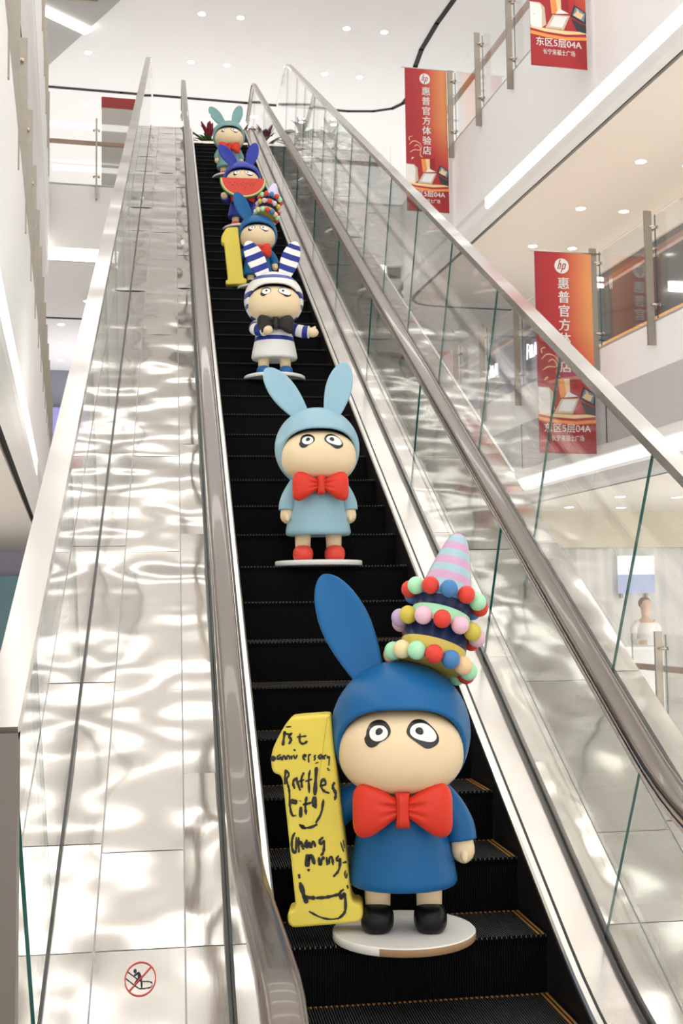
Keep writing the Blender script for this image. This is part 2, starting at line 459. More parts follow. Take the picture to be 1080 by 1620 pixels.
# ================================================================== ESCALATOR
Z_LOW_S, Z_TOP_S = -.1, 20.1
RB = 1.5+.885                     # bend radius at the nosing line, lower bend
RT = 1.2-.885
cB = Vector((0, Z_LOW_S*C30, Z_LOW_S*S30))+Vector((0, -S30, C30))*RB
cT = Vector((0, Z_TOP_S*C30, Z_TOP_S*S30))-Vector((0, -S30, C30))*RT
def stations(ylow, ytop, nb=8, mids=()):
    """list of (point at h=0, normal)"""
    st = [(Vector((0, ylow, cB.z-RB)), Vector((0, 0, 1)))]
    for i in range(nb+1):
        a = rad(30)*i/nb; n = Vector((0, -math.sin(a), math.cos(a)))
        st.append((cB-n*RB, n))
    n = Vector((0, -S30, C30))
    for sm in mids: st.append((Vector((0, sm*C30, sm*S30)), n))
    for i in range(nb+1):
        a = rad(30)*(1-i/nb); n = Vector((0, -math.sin(a), math.cos(a)))
        st.append((cT+n*RT, n))
    st.append((Vector((0, ytop, cT.z+RT)), Vector((0, 0, 1))))
    return st
ST = stations(-1.95, 19.0, mids=(4, 8, 12, 16))
def sweep(mb, prof, st, mi=0, smooth=False):
    rings = [[Vector((x, 0, 0))+p+n*h for x, h in prof] for p, n in st]
    n = len(prof); o = len(mb.v)
    for r in rings: mb.v += [tuple(v) for v in r]
    for i in range(len(rings)-1):
        for j in range(n):
            k = (j+1) % n
            mb.f.append([o+i*n+j, o+i*n+k, o+(i+1)*n+k, o+(i+1)*n+j]); mb.m.append(mi); mb.sm.append(smooth)
    mb.f.append([o+j for j in range(n)][::-1]); mb.m.append(mi); mb.sm.append(False)
    l = o+(len(rings)-1)*n
    mb.f.append([l+j for j in range(n)]); mb.m.append(mi); mb.sm.append(False)
def rect(x0, x1, h0, h1): return [(x0, h0), (x1, h0), (x1, h1), (x0, h1)]
def sl(x, s, h): return Vector((x, s*C30-h*S30, s*S30+h*C30))

esc = thing('escalator', 'long stopped escalator with black steps, brown handrails and polished steel decks', 'escalator', (0, 0, 0))
# --- steps
def step_mesh():
    W2 = .475; mb = MB()
    mb.box((-W2, 0, -.03), (W2, .352, -.008), 0)
    mb.box((-W2, .006, -.215), (W2, .02, -.008), 0)
    n = 106; p = 2*W2/n
    for i in range(n):
        x = -W2+(i+.25)*p
        mb.box((x, .0, -.008), (x+p*.5, .345, 0), [0, 1, 0, 0, 0, 0])
        mb.box((x, .0, -.21), (x+p*.5, .006, -.009), 0)
        if i % 2: mb.box((x, -.002, -.007), (x+p*.5, .004, .001), 1)
    # rounded nose bar
    mb.box((-W2, .002, -.02), (W2, .006, -.008), 0)
    return mb
def step_lines():
    mb = MB(); W2 = .475
    for sx in (1,):
        for k in range(2):
            a = sx*(W2-.012-k*.016); mb.box((a-.0035, .006, .0), (a+.0035, .335, .0022))
    for i in range(52):
        x = -W2+(i+.5)*2*W2/52
        mb.box((x-.004, .325, .0), (x+.004, .338, .002))
    return mb
s0 = step_mesh().build('step', [M['step'], M['cleat']], esc)
l0 = step_lines().build('yellow_edge_line', M['yellow_line'], s0, 'worn orange yellow edge marking of the step')
NSTEP = 48
for k in range(-2, NSTEP):
    if k == -2: o, l = s0, l0
    else:
        o = s0.copy(); COL.objects.link(o); o.parent = esc
        l = l0.copy(); COL.objects.link(l); l.parent = o
    z = .2*k
    if k == NSTEP-1: z -= .02
    o.location = (0, .4*C30*k, z)
mb = MB(); mb.box((-.49, -1.95, FL1+.001), (.49, -2*.4*C30+.01, -.46+.04)); mb.box((-.49, -3.2, FL1+.001), (.49, -1.95, FL1+.02))
mb.build('comb_plate', M['guide'], esc)
mb = MB(); mb.box((-.49, 48*.4*C30-.33, 9.36), (.49, 19.0, 9.42)); mb.build('comb_plate', M['guide'], esc)
# --- skirts, strips, inner decks, channels
for sx in (-1, 1):
    mb = MB(); sweep(mb, rect(sx*.482, sx*.50, -.26, .040), ST); mb.build('skirt_panel', M['skirt'], esc, 'black skirt panel with brush')
    mb = MB(); sweep(mb, [(sx*.484, .040), (sx*.515, .040), (sx*.517, .044), (sx*.512, .058), (sx*.492, .058), (sx*.484, .050)], ST); mb.build('skirt_strip', M['strip'], esc)
    mb = MB(); sweep(mb, rect(sx*.517, sx*.524, .03, .045), ST); mb.build('skirt_gap', M['channel'], esc)
    mb = MB(); sweep(mb, rect(sx*.524, sx*.636, .02, .056), ST); mb.build('inner_deck', M['inner_deck'], esc)
    mb = MB(); sweep(mb, rect(sx*.636, sx*.642, .02, .075), ST); sweep(mb, rect(sx*.658, sx*.668, .02, .080), ST); sweep(mb, rect(sx*.642, sx*.658, .02, .06), ST)
    mb.build('glass_channel', M['channel'], esc)
    # inner glass panes, joints square to the slope
    js = [Z_LOW_S+.0, 1.70, 3.67, 5.63, 7.6, 9.57, 11.54, 13.5, 15.47, 17.44, Z_TOP_S]
    for a, b in zip(js[:-1], js[1:]):
        mb = MB()
        mb.xbox(lambda p: sl(*p), (sx*.650-.005, a+.003, .05), (sx*.650+.005, b-.003, .845), 0)
        mb.m = [0, 0, 1, 1, 0, 0]; mb.m[0] = 1; mb.m[1] = 1
        mb.build('glass_pane', [M['glass_in'], M['teal']], esc)
    # bent end panes
    for stp in (ST[:10], ST[14:]):
        mb = MB(); sweep(mb, rect(sx*.650-.005, sx*.650+.005, .06, .845), stp); mb.build('glass_pane', [M['glass_in']], esc)
    # handrail and guide
    cx = sx*.650
    mb = MB()
    pr = [(-.012, .815), (.012, .815), (.016, .845), (.022, .865), (-.022, .865), (-.016, .845)]
    pr = [(-.026, .812), (.026, .812), (.028, .840), (.020, .850), (.020, .862), (-.020, .862), (-.020, .850), (-.028, .840)]
    sweep(mb, [(cx+a, h) for a, h in pr], ST, 0, True); mb.build('handrail_guide', M['guide'], esc)
    prof = []
    for i in range(14):
        a = PI*i/13
        prof.append((cx+.041*math.copysign(abs(math.cos(a))**.6, math.cos(a)), .872+.020*abs(math.sin(a))**.7))
    prof += [(cx-.041, .860), (cx-.034, .855), (cx-.024, .866), (cx+.024, .866), (cx+.034, .855), (cx+.041, .860)]
    # newel loop at the lower end
    sth = list(ST)
    low = ST[0]; zc = low[0].z+.50
    hs = []
    for i in range(1, 13):
        a = PI*i/12; n = Vector((0, -math.sin(a), math.cos(a)))
        hs.append((Vector((0, low[0].y, zc))+n*(.385-.885+0.0)+Vector((0, 0, 0)), n))
    sth = hs[::-1]+sth
    mb = MB(); sweep(mb, prof, sth, 0, True); mb.build('handrail', M['rail'], esc, 'brown handrail with a lower curved end')
    # newel glass under the loop
    mb = MB(); ring = []
    for i in range(17):
        a = PI*i/16; ring.append((low[0].y-.345*math.sin(a), zc+.345*math.cos(a)))
    mb.prism([(y, z) for y, z in ring], lambda y, z: (cx-.005, y, z), lambda y, z: (cx+.005, y, z)); mb.build('newel_glass', M['glass_in'], esc)
    # outer deck panels in three columns with fine joints
    cols = [(1.105, 1.40, -.03), (.803, 1.102, -.03), (.668, .800, -.03)]
    first = [[.50, 1.58], [.45, 1.51], [.90, 1.73]]
    for ci, (x0, x1, st0) in enumerate(cols):
        edges = [-.98, -.03]+first[ci]
        while edges[-1] < Z_TOP_S-.8: edges.append(edges[-1]+1.36)
        edges[-1] = Z_TOP_S
        for a, b in zip(edges[:-1], edges[1:]):
            # slightly dished sheet
            nx, ny = 6, 12; vs = []; amp = random.uniform(-.006, .006); amp2 = random.uniform(-.004, .004); tl = random.uniform(-.003, .003)
            if a < -.5: amp = amp2 = tl = 0.0
            for j in range(ny+1):
                for i in range(nx+1):
                    u, v = i/nx, j/ny
                    h = .060+amp*math.sin(PI*u)*math.sin(PI*v)+amp2*math.sin(PI*u)*math.sin(2*PI*v+amp*300)+tl*(v-.5)
                    vs.append(sl(sx*(x0+(x1-x0-.003)*u), a+.002+(b-a-.004)*v, h))
            fs = []
            for j in range(ny):
                for i in range(nx):
                    q = [j*(nx+1)+i, j*(nx+1)+i+1, (j+1)*(nx+1)+i+1, (j+1)*(nx+1)+i]
                    fs.append(q if sx > 0 else q[::-1])
            mb = MB(); mb.add(vs, fs, 0, True); mb.build('deck_panel', M['deck'], esc)
    STD = [(Vector((0, -.98*C30, -.98*S30)), Vector((0, -S30, C30)))]+ST[10:]
    # pale joint bed under the panels and side cladding of the truss
    mb = MB(); sweep(mb, rect(sx*.668, sx*1.40, .0, .052), STD); mb.build('deck_bed', M['white'], esc)
    mb = MB(); sweep(mb, rect(sx*1.40, sx*1.42, -.62, .062), STD[1:6]); mb.build('side_cladding', M['white'], esc)
mb = MB(); sweep(mb, rect(-1.40, 1.40, -.66, -.62), ST[9:14]); mb.build('underside_cladding', M['white'], esc)

# --- outer guards: glass panes under a steel cap
def guard(sx, label, js0, step):
    g = thing('glass_guard', label, 'guard rail', (sx*1.255, 0, 0))
    js = [-.40]; j = js0
    while j < Z_TOP_S-.5: js.append(j); j += step
    js.append(Z_TOP_S)
    for a, b in zip(js[:-1], js[1:]):
        mb = MB(); mb.xbox(lambda p: sl(*p), (-.006, a+.003, .03), (.006, b-.003, 1.215), 0)
        mb.m = [1, 0, 1, 1, 0, 0]
        mb.build('glass_pane', [M['glass'], M['teal']], g)
    stc = [(Vector((0, -.42*C30, -.42*S30)), Vector((0, -S30, C30)))]+[s for s in ST[10:]]
    mb = MB(); sweep(mb, rect(-.02 if sx > 0 else -.07, .07 if sx > 0 else .02, 1.208, 1.252), stc); mb.build('cap_rail', M['cap'], g, 'broad polished steel cap rail')
    mb = MB(); sweep(mb, rect(-.012, .012, .050, .075), stc); mb.build('base_channel', M['channel'], g)
    mb = MB(); sweep(mb, rect(-.006, .006, .06, 1.21), ST[14:]); mb.build('glass_pane', [M['glass']], g)
    e = sl(0, -.42, 1.21)
    mb = MB(); a0, a1 = (-.02, .07) if sx > 0 else (-.07, .02)
    mb.box((a0, e.y-.03, FL1), (a1, e.y+.03, e.z+.02)); mb.build('end_post', pmat('end_post_bronze', (.17, .145, .125), .4, .3), g)
guard(-1, 'slanted outer glass guard with steel cap on the left of the escalator', .12, 1.405)
guard(1, 'slanted outer glass guard with steel cap on the right of the escalator', .18, 1.39)

# --- warning sign on the left deck
sg = thing('warning_sign', 'round red prohibition sign with a climbing figure on the left steel deck', 'sign', (0, 0, 0))
ctr = sl(-.946, -.155, .0606); ex = Vector((1, 0, 0)); ey = Vector((0, C30, S30)); en = Vector((0, -S30, C30))
k = .051/24.5                                  # metres for one picture unit of the pictogram
SG = lambda x, y, h=0.0: ctr+ex*(x*k)+ey*(y*k*1.42)+en*h
RED = pmat('sign_red', (.62, .05, .04), .5); BLK = pmat('sign_black', (.01, .01, .01), .5)
mb = MB(); n = 48
for i in range(n):
    a, b = 2*PI*i/n, 2*PI*(i+1)/n
    mb.add([SG(r*math.cos(t), r*math.sin(t), .001) for r, t in ((24.5, a), (22.6, a), (22.6, b), (24.5, b))], [(1, 0, 3, 2)])
d = .7071
mb.add([SG(*p, .0016) for p in ((-16.3, -17.7), (-17.7, -16.3), (15.9, 17.3), (17.3, 15.9))], [(0, 3, 2, 1)])
mb.build('red_ring', RED, sg)
mb = MB()
f = lambda x, y: SG(x, y, .0012)
mb.ribbon([(-20, 11), (-2, -2), (2, -4), (13, -4), (18, -6), (19, -9), (17, -13), (0, -14), (-4, -12), (-23, 2)], 1.0, f, 0, False)
mb.lathe_pts = None
mb.add([f(-8.5+2.6*math.cos(2*PI*i/14), 11.5+2.6*math.sin(2*PI*i/14)) for i in range(14)], [list(range(14))])
mb.ribbon([(-10, 4.5), (-5, 8), (-2, 9)], 2.4, f, 0, False)
mb.add([f(*p) for p in ((-5, 8.5), (-1.5, 9.5), (3, 2), (0, -1), (-4, 2))], [(4, 3, 2, 1, 0)])
mb.ribbon([(0, 1), (-6, -2), (-8, -7)], 2.6, f, 0, False)
mb.ribbon([(1, 1), (2.2, -5), (2.4, -12)], 2.6, f, 0, False)
mb.build('climber_pictogram', BLK, sg)
mb = MB(); add_text(mb, '子', .046, lambda x, y: SG(-15, -72, .001)+ex*x+ey*(y*1.3)); mb.build('lettering', BLK, sg); mb = MB(); add_text(mb, '请', .046, lambda x, y: SG(14, -72, .001)+ex*x+ey*(y*1.3))
mb.build('lettering', BLK, sg)

# ================================================================== RABBIT STATUES
def smat(name, col, rough=.36, var=.03): return pmat(name, col, rough, 0, .0, .24, var=var, vscale=9)
SKIN = smat('statue_cream', (.86, .67, .43), .35); EYEW = pmat('eye_white', (.86, .85, .80), .4)
EYEB = pmat('eye_black', (.006, .006, .006), .35, 0, .3)
DISCW = pmat('disc_white', (.80, .78, .74), .5, var=.04); DISCB = pmat('disc_raw_edge', (.36, .22, .11), .7, var=.15)
HGAP = pmat('hood_gap_shade', (.006, .006, .006), .8, spec=.1); BOWR = smat('bow_red', (.72, .045, .022), .38); BOWK = smat('bow_black', (.025, .022, .022), .45)  # first one: black inside the hood rim paints the shadow gap over the face
NUMY = smat('numeral_yellow', (.82, .66, .10), .38); INK = pmat('ink_black', (.012, .011, .010), .5)

HC = Vector((0, .01, .65)); HR = (.234, .228, .226)
FC = Vector((0, -.034, .596)); FR = (.208, .197, .146)
def face_y(x, z, off=0.0):
    u = abs((x-FC.x)/FR[0])**2.3; w = abs((z-FC.z)/FR[2])**2.3
    t = max(0.0, 1-u-w); return FC.y-FR[1]*t**(1/2.3)-off
def stripes_mat(name, zs, c0, c1):
    """horizontal painted bands by height"""
    m, nt, p = newmat(name); p.inputs['Roughness'].default_value = .33; p.inputs['Coat Weight'].default_value = .25
    tc = nt.nodes.new('ShaderNodeTexCoord'); sp = nt.nodes.new('ShaderNodeSeparateXYZ'); cr = nt.nodes.new('ShaderNodeValToRGB')
    nt.links.new(tc.outputs['Object'], sp.inputs[0]); nt.links.new(sp.outputs['Z'], cr.inputs[0])
    cr.color_ramp.interpolation = 'CONSTANT'
    el = cr.color_ramp.elements; el[0].position = 0; el[0].color = (*c0, 1); el.remove(el[1])
    for a, b in zs:
        e = el.new(a); e.color = (*c1, 1); e = el.new(b); e.color = (*c0, 1)
    nt.links.new(cr.outputs[0], p.inputs['Base Color']); return m

def hood_mesh():
    mb = MB(); nphi, nth = 64, 20; oc = -.045
    def openrad(phi):
        c, s = math.cos(phi), math.sin(phi); lo, hi = 0, .4
        top = .137; bot = .150
        for _ in range(40):
            mid = (lo+hi)/2; x, z = mid*c, mid*s-oc
            v = abs(x/.207)**2.5+abs(z/(top if z > 0 else bot))**2.5
            if v < 1: lo = mid
            else: hi = mid
        return lo
    rings = []
    base = []
    for i in range(nphi):
        phi = 2*PI*i/nphi; c, s = math.cos(phi), math.sin(phi)
        r = openrad(phi); R = 1/math.sqrt((c/HR[0])**2+(s/HR[2])**2)
        base.append((phi, math.asin(min(.985, r/R)), R))
    def pt(phi, th, R, k=1.0):
        return (HC.x+k*R*math.sin(th)*math.cos(phi), HC.y-k*HR[1]*math.cos(th), HC.z+k*R*math.sin(th)*math.sin(phi))
    for dth, k in ((.30, .86), (.14, .895), (.03, .92), (-.02, .945), (-.035, .975), (-.03, 1.0), (-.005, 1.016), (.03, 1.017)):
        rings.append([pt(p, t+dth, R, k) for p, t, R in base])
    for j in range(1, nth):
        f = (j/nth)
        rings.append([pt(p, (t+.03)+(PI-(t+.03))*f, R, 1+.012*max(0, 1-f*6)) for p, t, R in base])
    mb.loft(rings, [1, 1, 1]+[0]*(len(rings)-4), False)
    o = len(mb.v); mb.v.append((HC.x, HC.y+HR[1], HC.z)); l = o-nphi
    for i in range(nphi): mb.f.append([l+i, l+(i+1) % nphi, o]); mb.m.append(0); mb.sm.append(True)
    return mb
def face_mesh():
    mb = MB(); mb.ball(FC, FR, 48, 28, 0, .87); return mb
def ear_mesh(base, tip, w, bands=False, back=.03):
    mb = MB(); base = Vector(base); tip = Vector(tip); ax = tip-base; L = ax.length; ax.normalize()
    side = Vector((ax.z, 0, -ax.x)).normalized(); fr = side.cross(ax).normalized()
    if fr.y > 0: fr = -fr
    prof = [(0, .60), (.1, .72), (.2, .83), (.32, .93), (.45, 1.0), (.56, 1.0), (.66, .95), (.76, .85), (.85, .70), (.92, .52), (.965, .34), (.99, .17), (1.0, .04)]
    pw = lambda t: next(a[1]+(b[1]-a[1])*(t-a[0])/(b[0]-a[0]) for a, b in zip(prof[:-1], prof[1:]) if t <= b[0]+1e-9)
    ts = [i/30*.9 for i in range(30)]+[.9, .92, .94, .96, .975, .985, .993, 1.0]
    n = 28; rings = []; mi = []
    for t in ts:
        hw = w/2*pw(t); th = .30*w*min(1, pw(t)*1.1+.02)
        rg = []
        for j in range(n):
            a = 2*PI*j/n; c, s_ = math.cos(a), math.sin(a)
            if s_ >= 0: d = th*(s_**.55*.62-.42*(1-c*c)) if True else 0
            else: d = -th*abs(s_)**.8
            rg.append(base+ax*(L*t)+side*(hw*c)+fr*d+Vector((0, back*t, 0)))
        rings.append(rg)
        mi.append(1 if bands and any(a <= t < b for a, b in bands) else 0)
    mb.loft(rings, mi[:-1], True); return mb
EYE_L = dict(out=[(305, 255), (320, 238), (322, 205), (345, 165), (390, 145), (440, 150), (472, 185), (478, 222), (450, 255), (405, 275), (380, 300), (345, 310), (318, 292)],
             white=[(338, 225), (348, 198), (380, 178), (430, 178), (458, 205), (455, 240), (420, 265), (380, 271), (348, 255)], pup=(404, 218, 25))
EYE_R = dict(out=[(570, 215), (590, 170), (630, 143), (690, 148), (740, 190), (770, 225), (784, 265), (765, 300), (700, 322), (650, 285), (590, 245)],
             white=[(593, 210), (610, 180), (650, 165), (700, 170), (745, 205), (768, 245), (755, 272), (720, 278), (650, 262), (605, 240)], pup=(655, 217, 27))
def chaikin(p, it=2):
    for _ in range(it):
        r = []
        for i in range(len(p)):
            a, b = p[i], p[(i+1) % len(p)]
            r += [(a[0]*.75+b[0]*.25, a[1]*.75+b[1]*.25), (a[0]*.25+b[0]*.75, a[1]*.25+b[1]*.75)]
        p = r
    return p
def eye_meshes(E, thin):
    U = .415/825
    cv = lambda u, v: ((u-543)*U, .603+(345-v)*U)
    def patch(pts, off):
        mb = MB(); P = [cv(*p) for p in chaikin(pts)]
        cx, cz = sum(p[0] for p in P)/len(P), sum(p[1] for p in P)/len(P); n = len(P); vs = []
        for k in (1.0, .66, .33):
            for p in P:
                x, z = cx+(p[0]-cx)*k, cz+(p[1]-cz)*k; vs.append((x, face_y(x, z, off), z))
        vs.append((cx, face_y(cx, cz, off), cz)); fs = []
        for r in range(2):
            for i in range(n): fs.append((r*n+i, r*n+(i+1) % n, (r+1)*n+(i+1) % n, (r+1)*n+i))
        for i in range(n): fs.append((2*n+i, 2*n+(i+1) % n, 3*n))
        # thin painted edge
        mb.add(vs, fs, 0, True)
        return mb, P
    wp = E['white']
    if thin:
        cx, cy = sum(p[0] for p in wp)/len(wp), sum(p[1] for p in wp)/len(wp)
        wp = [(cx+(p[0]-cx)*1.12, cy-2+(p[1]-cy)*1.12) for p in wp]
    a, _ = patch(E['out'], .0015); b, _ = patch(wp, .003)
    pu, pv, pr_ = E['pup']; x, z = cv(pu, pv); c = MB()
    c.ball((x, face_y(x, z)-.001, z), (pr_*U*(.75 if thin else 1), .007, pr_*U*1.08*(.75 if thin else 1)), 16, 10)
    return a, b, c
def bow_mesh(k=1.0, cz=.428, cy=-.165):
    out = []
    for sx in (-1, 1):
        mb = MB(); rings = []
        tt = [(0, .34, .55), (.06, .40, .62), (.15, .48, .72), (.3, .66, .88), (.45, .83, .97), (.6, .95, 1), (.75, 1, 1), (.84, .96, .96), (.91, .88, .84), (.96, .76, .64), (.985, .62, .42), (1.0, .45, .16)]
        for t, h, d in tt:
            hh = .083*h*k; dd = .042*d*k; x = sx*(.014+t*.146)*k; rg = []
            for j in range(56):
                a = 2*PI*j/56; c, s_ = math.cos(a), math.sin(a)
                y = -dd*math.copysign(abs(c)**.8, c); z = hh*math.copysign(abs(s_)**.85, s_)
                if c > 0 and t < .45:
                    for zc, wd, dp in ((.20, .13, .026), (-.26, .12, .018)):
                        y += dp*k*math.exp(-((s_-zc)/wd)**2)*(1-t/.45)*min(1, t*8+.2)
                rg.append((x, cy+y+.02*t*t, cz+z-.012*t*k+.004))
            rings.append(rg)
        mb.loft(rings, 0, True); out.append(mb)
    kn = MB(); rings = []
    for i in range(9):
        u = -1+2*i/8; hh = .052*k*u; w = (.022-.003*(1-u*u))*k; d = (.040 if abs(u) < .9 else .030)*k; rg = []
        for j in range(32):
            a = 2*PI*j/32; rr = 1+.09*math.cos(10*a)
            rg.append((w*rr*math.copysign(abs(math.cos(a))**.7, math.cos(a)), cy-.006-d*rr*.95*math.copysign(abs(math.sin(a))**.7, math.sin(a)), cz+hh))
        rings.append(rg)
    kn.loft(rings, 0, True); return out, kn
def dress_profile():
    return [(.02, .172), (.12, .170), (.158, .166), (.172, .169), (.179, .180), (.178, .195), (.172, .23), (.164, .27), (.156, .31), (.148, .35), (.139, .39), (.128, .43), (.115, .47), (.09, .50), (.05, .515)]
def loft_arm(pts, rs, rings_mi=None):
    mb = MB()
    P = [Vector(p) for p in pts]; out = []; rr = []
    N = 14
    for i in range(N+1):
        t = i/N*(len(P)-1); j = min(int(t), len(P)-2); f = t-j
        p0 = P[max(j-1, 0)]; p1 = P[j]; p2 = P[j+1]; p3 = P[min(j+2, len(P)-1)]
        out.append(.5*((2*p1)+(p2-p0)*f+(2*p0-5*p1+4*p2-p3)*f*f+(-p0+3*p1-3*p2+p3)*f**3))
        rr.append(rs[j]*(1-f)+rs[j+1]*f)
    mb.tube(out, rr, 20, rings_mi if rings_mi else 0)
    return mb, out
def hand_mesh(c, d, r=.036, thumb=None):
    """rounded mitten hand with a thumb bump, d = pointing direction"""
    mb = MB(); c = Vector(c); d = Vector(d).normalized()
    pts = [c-d*r*1.1, c-d*r*.6, c, c+d*r*.5, c+d*r*.9, c+d*r*1.15, c+d*r*1.28]
    mb.tube(pts, [r*.90, r*1.0, r*1.05, r*.98, r*.75, r*.42, r*.1], 18)
    if thumb:
        th = Vector(thumb).normalized()
        mb.tube([c-d*r*.3, c+th*r*.8+d*r*.1, c+th*r*1.15+d*r*.55, c+th*r*1.2+d*r*.75], [r*.4, r*.38, r*.28, r*.05], 10)
    return mb
DEF_ARMS = ([(-.095, .0, .475), (-.140, -.005, .40), (-.163, -.012, .345), (-.168, -.015, .305)], [(.095, .0, .475), (.140, -.005, .40), (.163, -.012, .345), (.168, -.015, .305)])

def statue(label, pos, yaw, scale, hood, dress, shoe, bow=BOWR, ears=None, arms=DEF_ARMS, hands=None, thin=False, striped=None, bowk=.95, raw_edge=False, bow_z=.428, ear_w=.147, arm_bands=None, disc_r=.245):
    t = thing('rabbit_statue', label, 'statue', pos, yaw, 'rabbit hood statues on the escalator', scale)
    # disc
    mb = MB(); n = 72
    prof = [(disc_r-.004, 0), (disc_r, .003), (disc_r, .024), (disc_r-.004, .028)]
    mb.lathe(prof, n, 0)
    if raw_edge:
        for i, f in enumerate(mb.f):
            if len(f) == 4:
                c = [sum(mb.v[k][a] for k in f)/4 for a in range(3)]
                ang = math.degrees(math.atan2(c[1], c[0]))
                if -112 < ang < 40 and .001 < c[2] < .0245: mb.m[i] = 1
    mb.build('base_disc', [DISCW, DISCB], t)
    for sx in (-1, 1):
        mb = MB(); mb.ball((sx*.087, -.022, .066), (.055, .078, .048), 28, 16, 0, .82, .027); mb.build('shoe', shoe, t)
        mb = MB(); mb.tube([(sx*.085, 0, .08), (sx*.085, 0, .14), (sx*.083, 0, .20)], [.041, .043, .046], 22); mb.build('leg', SKIN, t)
    dm = MB(); pf = dress_profile()
    if striped:
        zs = [(.305, .340), (.385, .425)]
        pr2 = []
        for i in range(90):
            z = .169+(.515-.169)*i/89
            r = next((a[0]+(b[0]-a[0])*(z-a[1])/(b[1]-a[1]) for a, b in zip(pf[3:-1], pf[4:]) if a[1]-1e-9 <= z <= b[1]+1e-9), .05); pr2.append((r, z))
        pr2 = pf[:3]+pr2
        mi = [1 if any(a <= z < b for a, b in zs) else 0 for r, z in pr2]
        dm.lathe(pr2, 48, mi[:-1], .86); dm.build('dress', list(striped), t)
    else:
        dm.lathe(pf, 48, 0, .86); dm.build('dress', dress, t)
    for si, pts in enumerate(arms):
        if pts is None: continue
        mm = None
        if striped: mm = [0, 0, 0, 0, 1, 1, 1, 0, 0, 0, 1, 1, 1, 0]
        mb, path = loft_arm(pts, [.046, .049, .050, .049] if len(pts) == 4 else [.046]*len(pts), mm)
        sl_ = mb.build('sleeve', list(striped) if striped else dress, t)
        d = (path[-1]-path[-2]).normalized()
        hc = path[-1]+d*.026
        mb = hand_mesh(hc, d, .037, (hands[si] if hands else (0, -1, -.2))); mb.build('hand', SKIN, sl_)
    lobes, kn = bow_mesh(bowk, bow_z)
    bt = kn.build('bow_tie', bow, t)
    for l in lobes: l.build('bow_loop', bow, bt)
    fo = face_mesh().build('face', SKIN, t)
    for E in (EYE_L, EYE_R):
        a, b, c = eye_meshes(E, thin)
        a.v += []; base = len(a.v)
        e = a.build('eye', EYEB, fo)
        # white and pupil share the eye's own mesh so the eye stays one part
        me = MB(); me.v, me.f, me.m, me.sm = list(a.v), list(a.f), list(a.m), list(a.sm)
        me.add(b.v, b.f, 1, True); me.add(c.v, c.f, 0, True)
        COL.objects.unlink(e); bpy.data.objects.remove(e)
        me.build('eye', [EYEB, EYEW], fo)
    hd = hood_mesh().build('hood', [hood, HGAP], t)
    if ears is None: ears = [((-.082, .015, .835), (-.278, .03, 1.105)), ((.082, .015, .835), (.172, .03, 1.145))]
    for e in ears:
        if e is None: continue
        em = ear_mesh(e[0], e[1], ear_w, [(.16, .31), (.47, .62), (.78, .90)] if striped else False)
        em.build('ear', list(striped) if striped else hood, t)
    return t

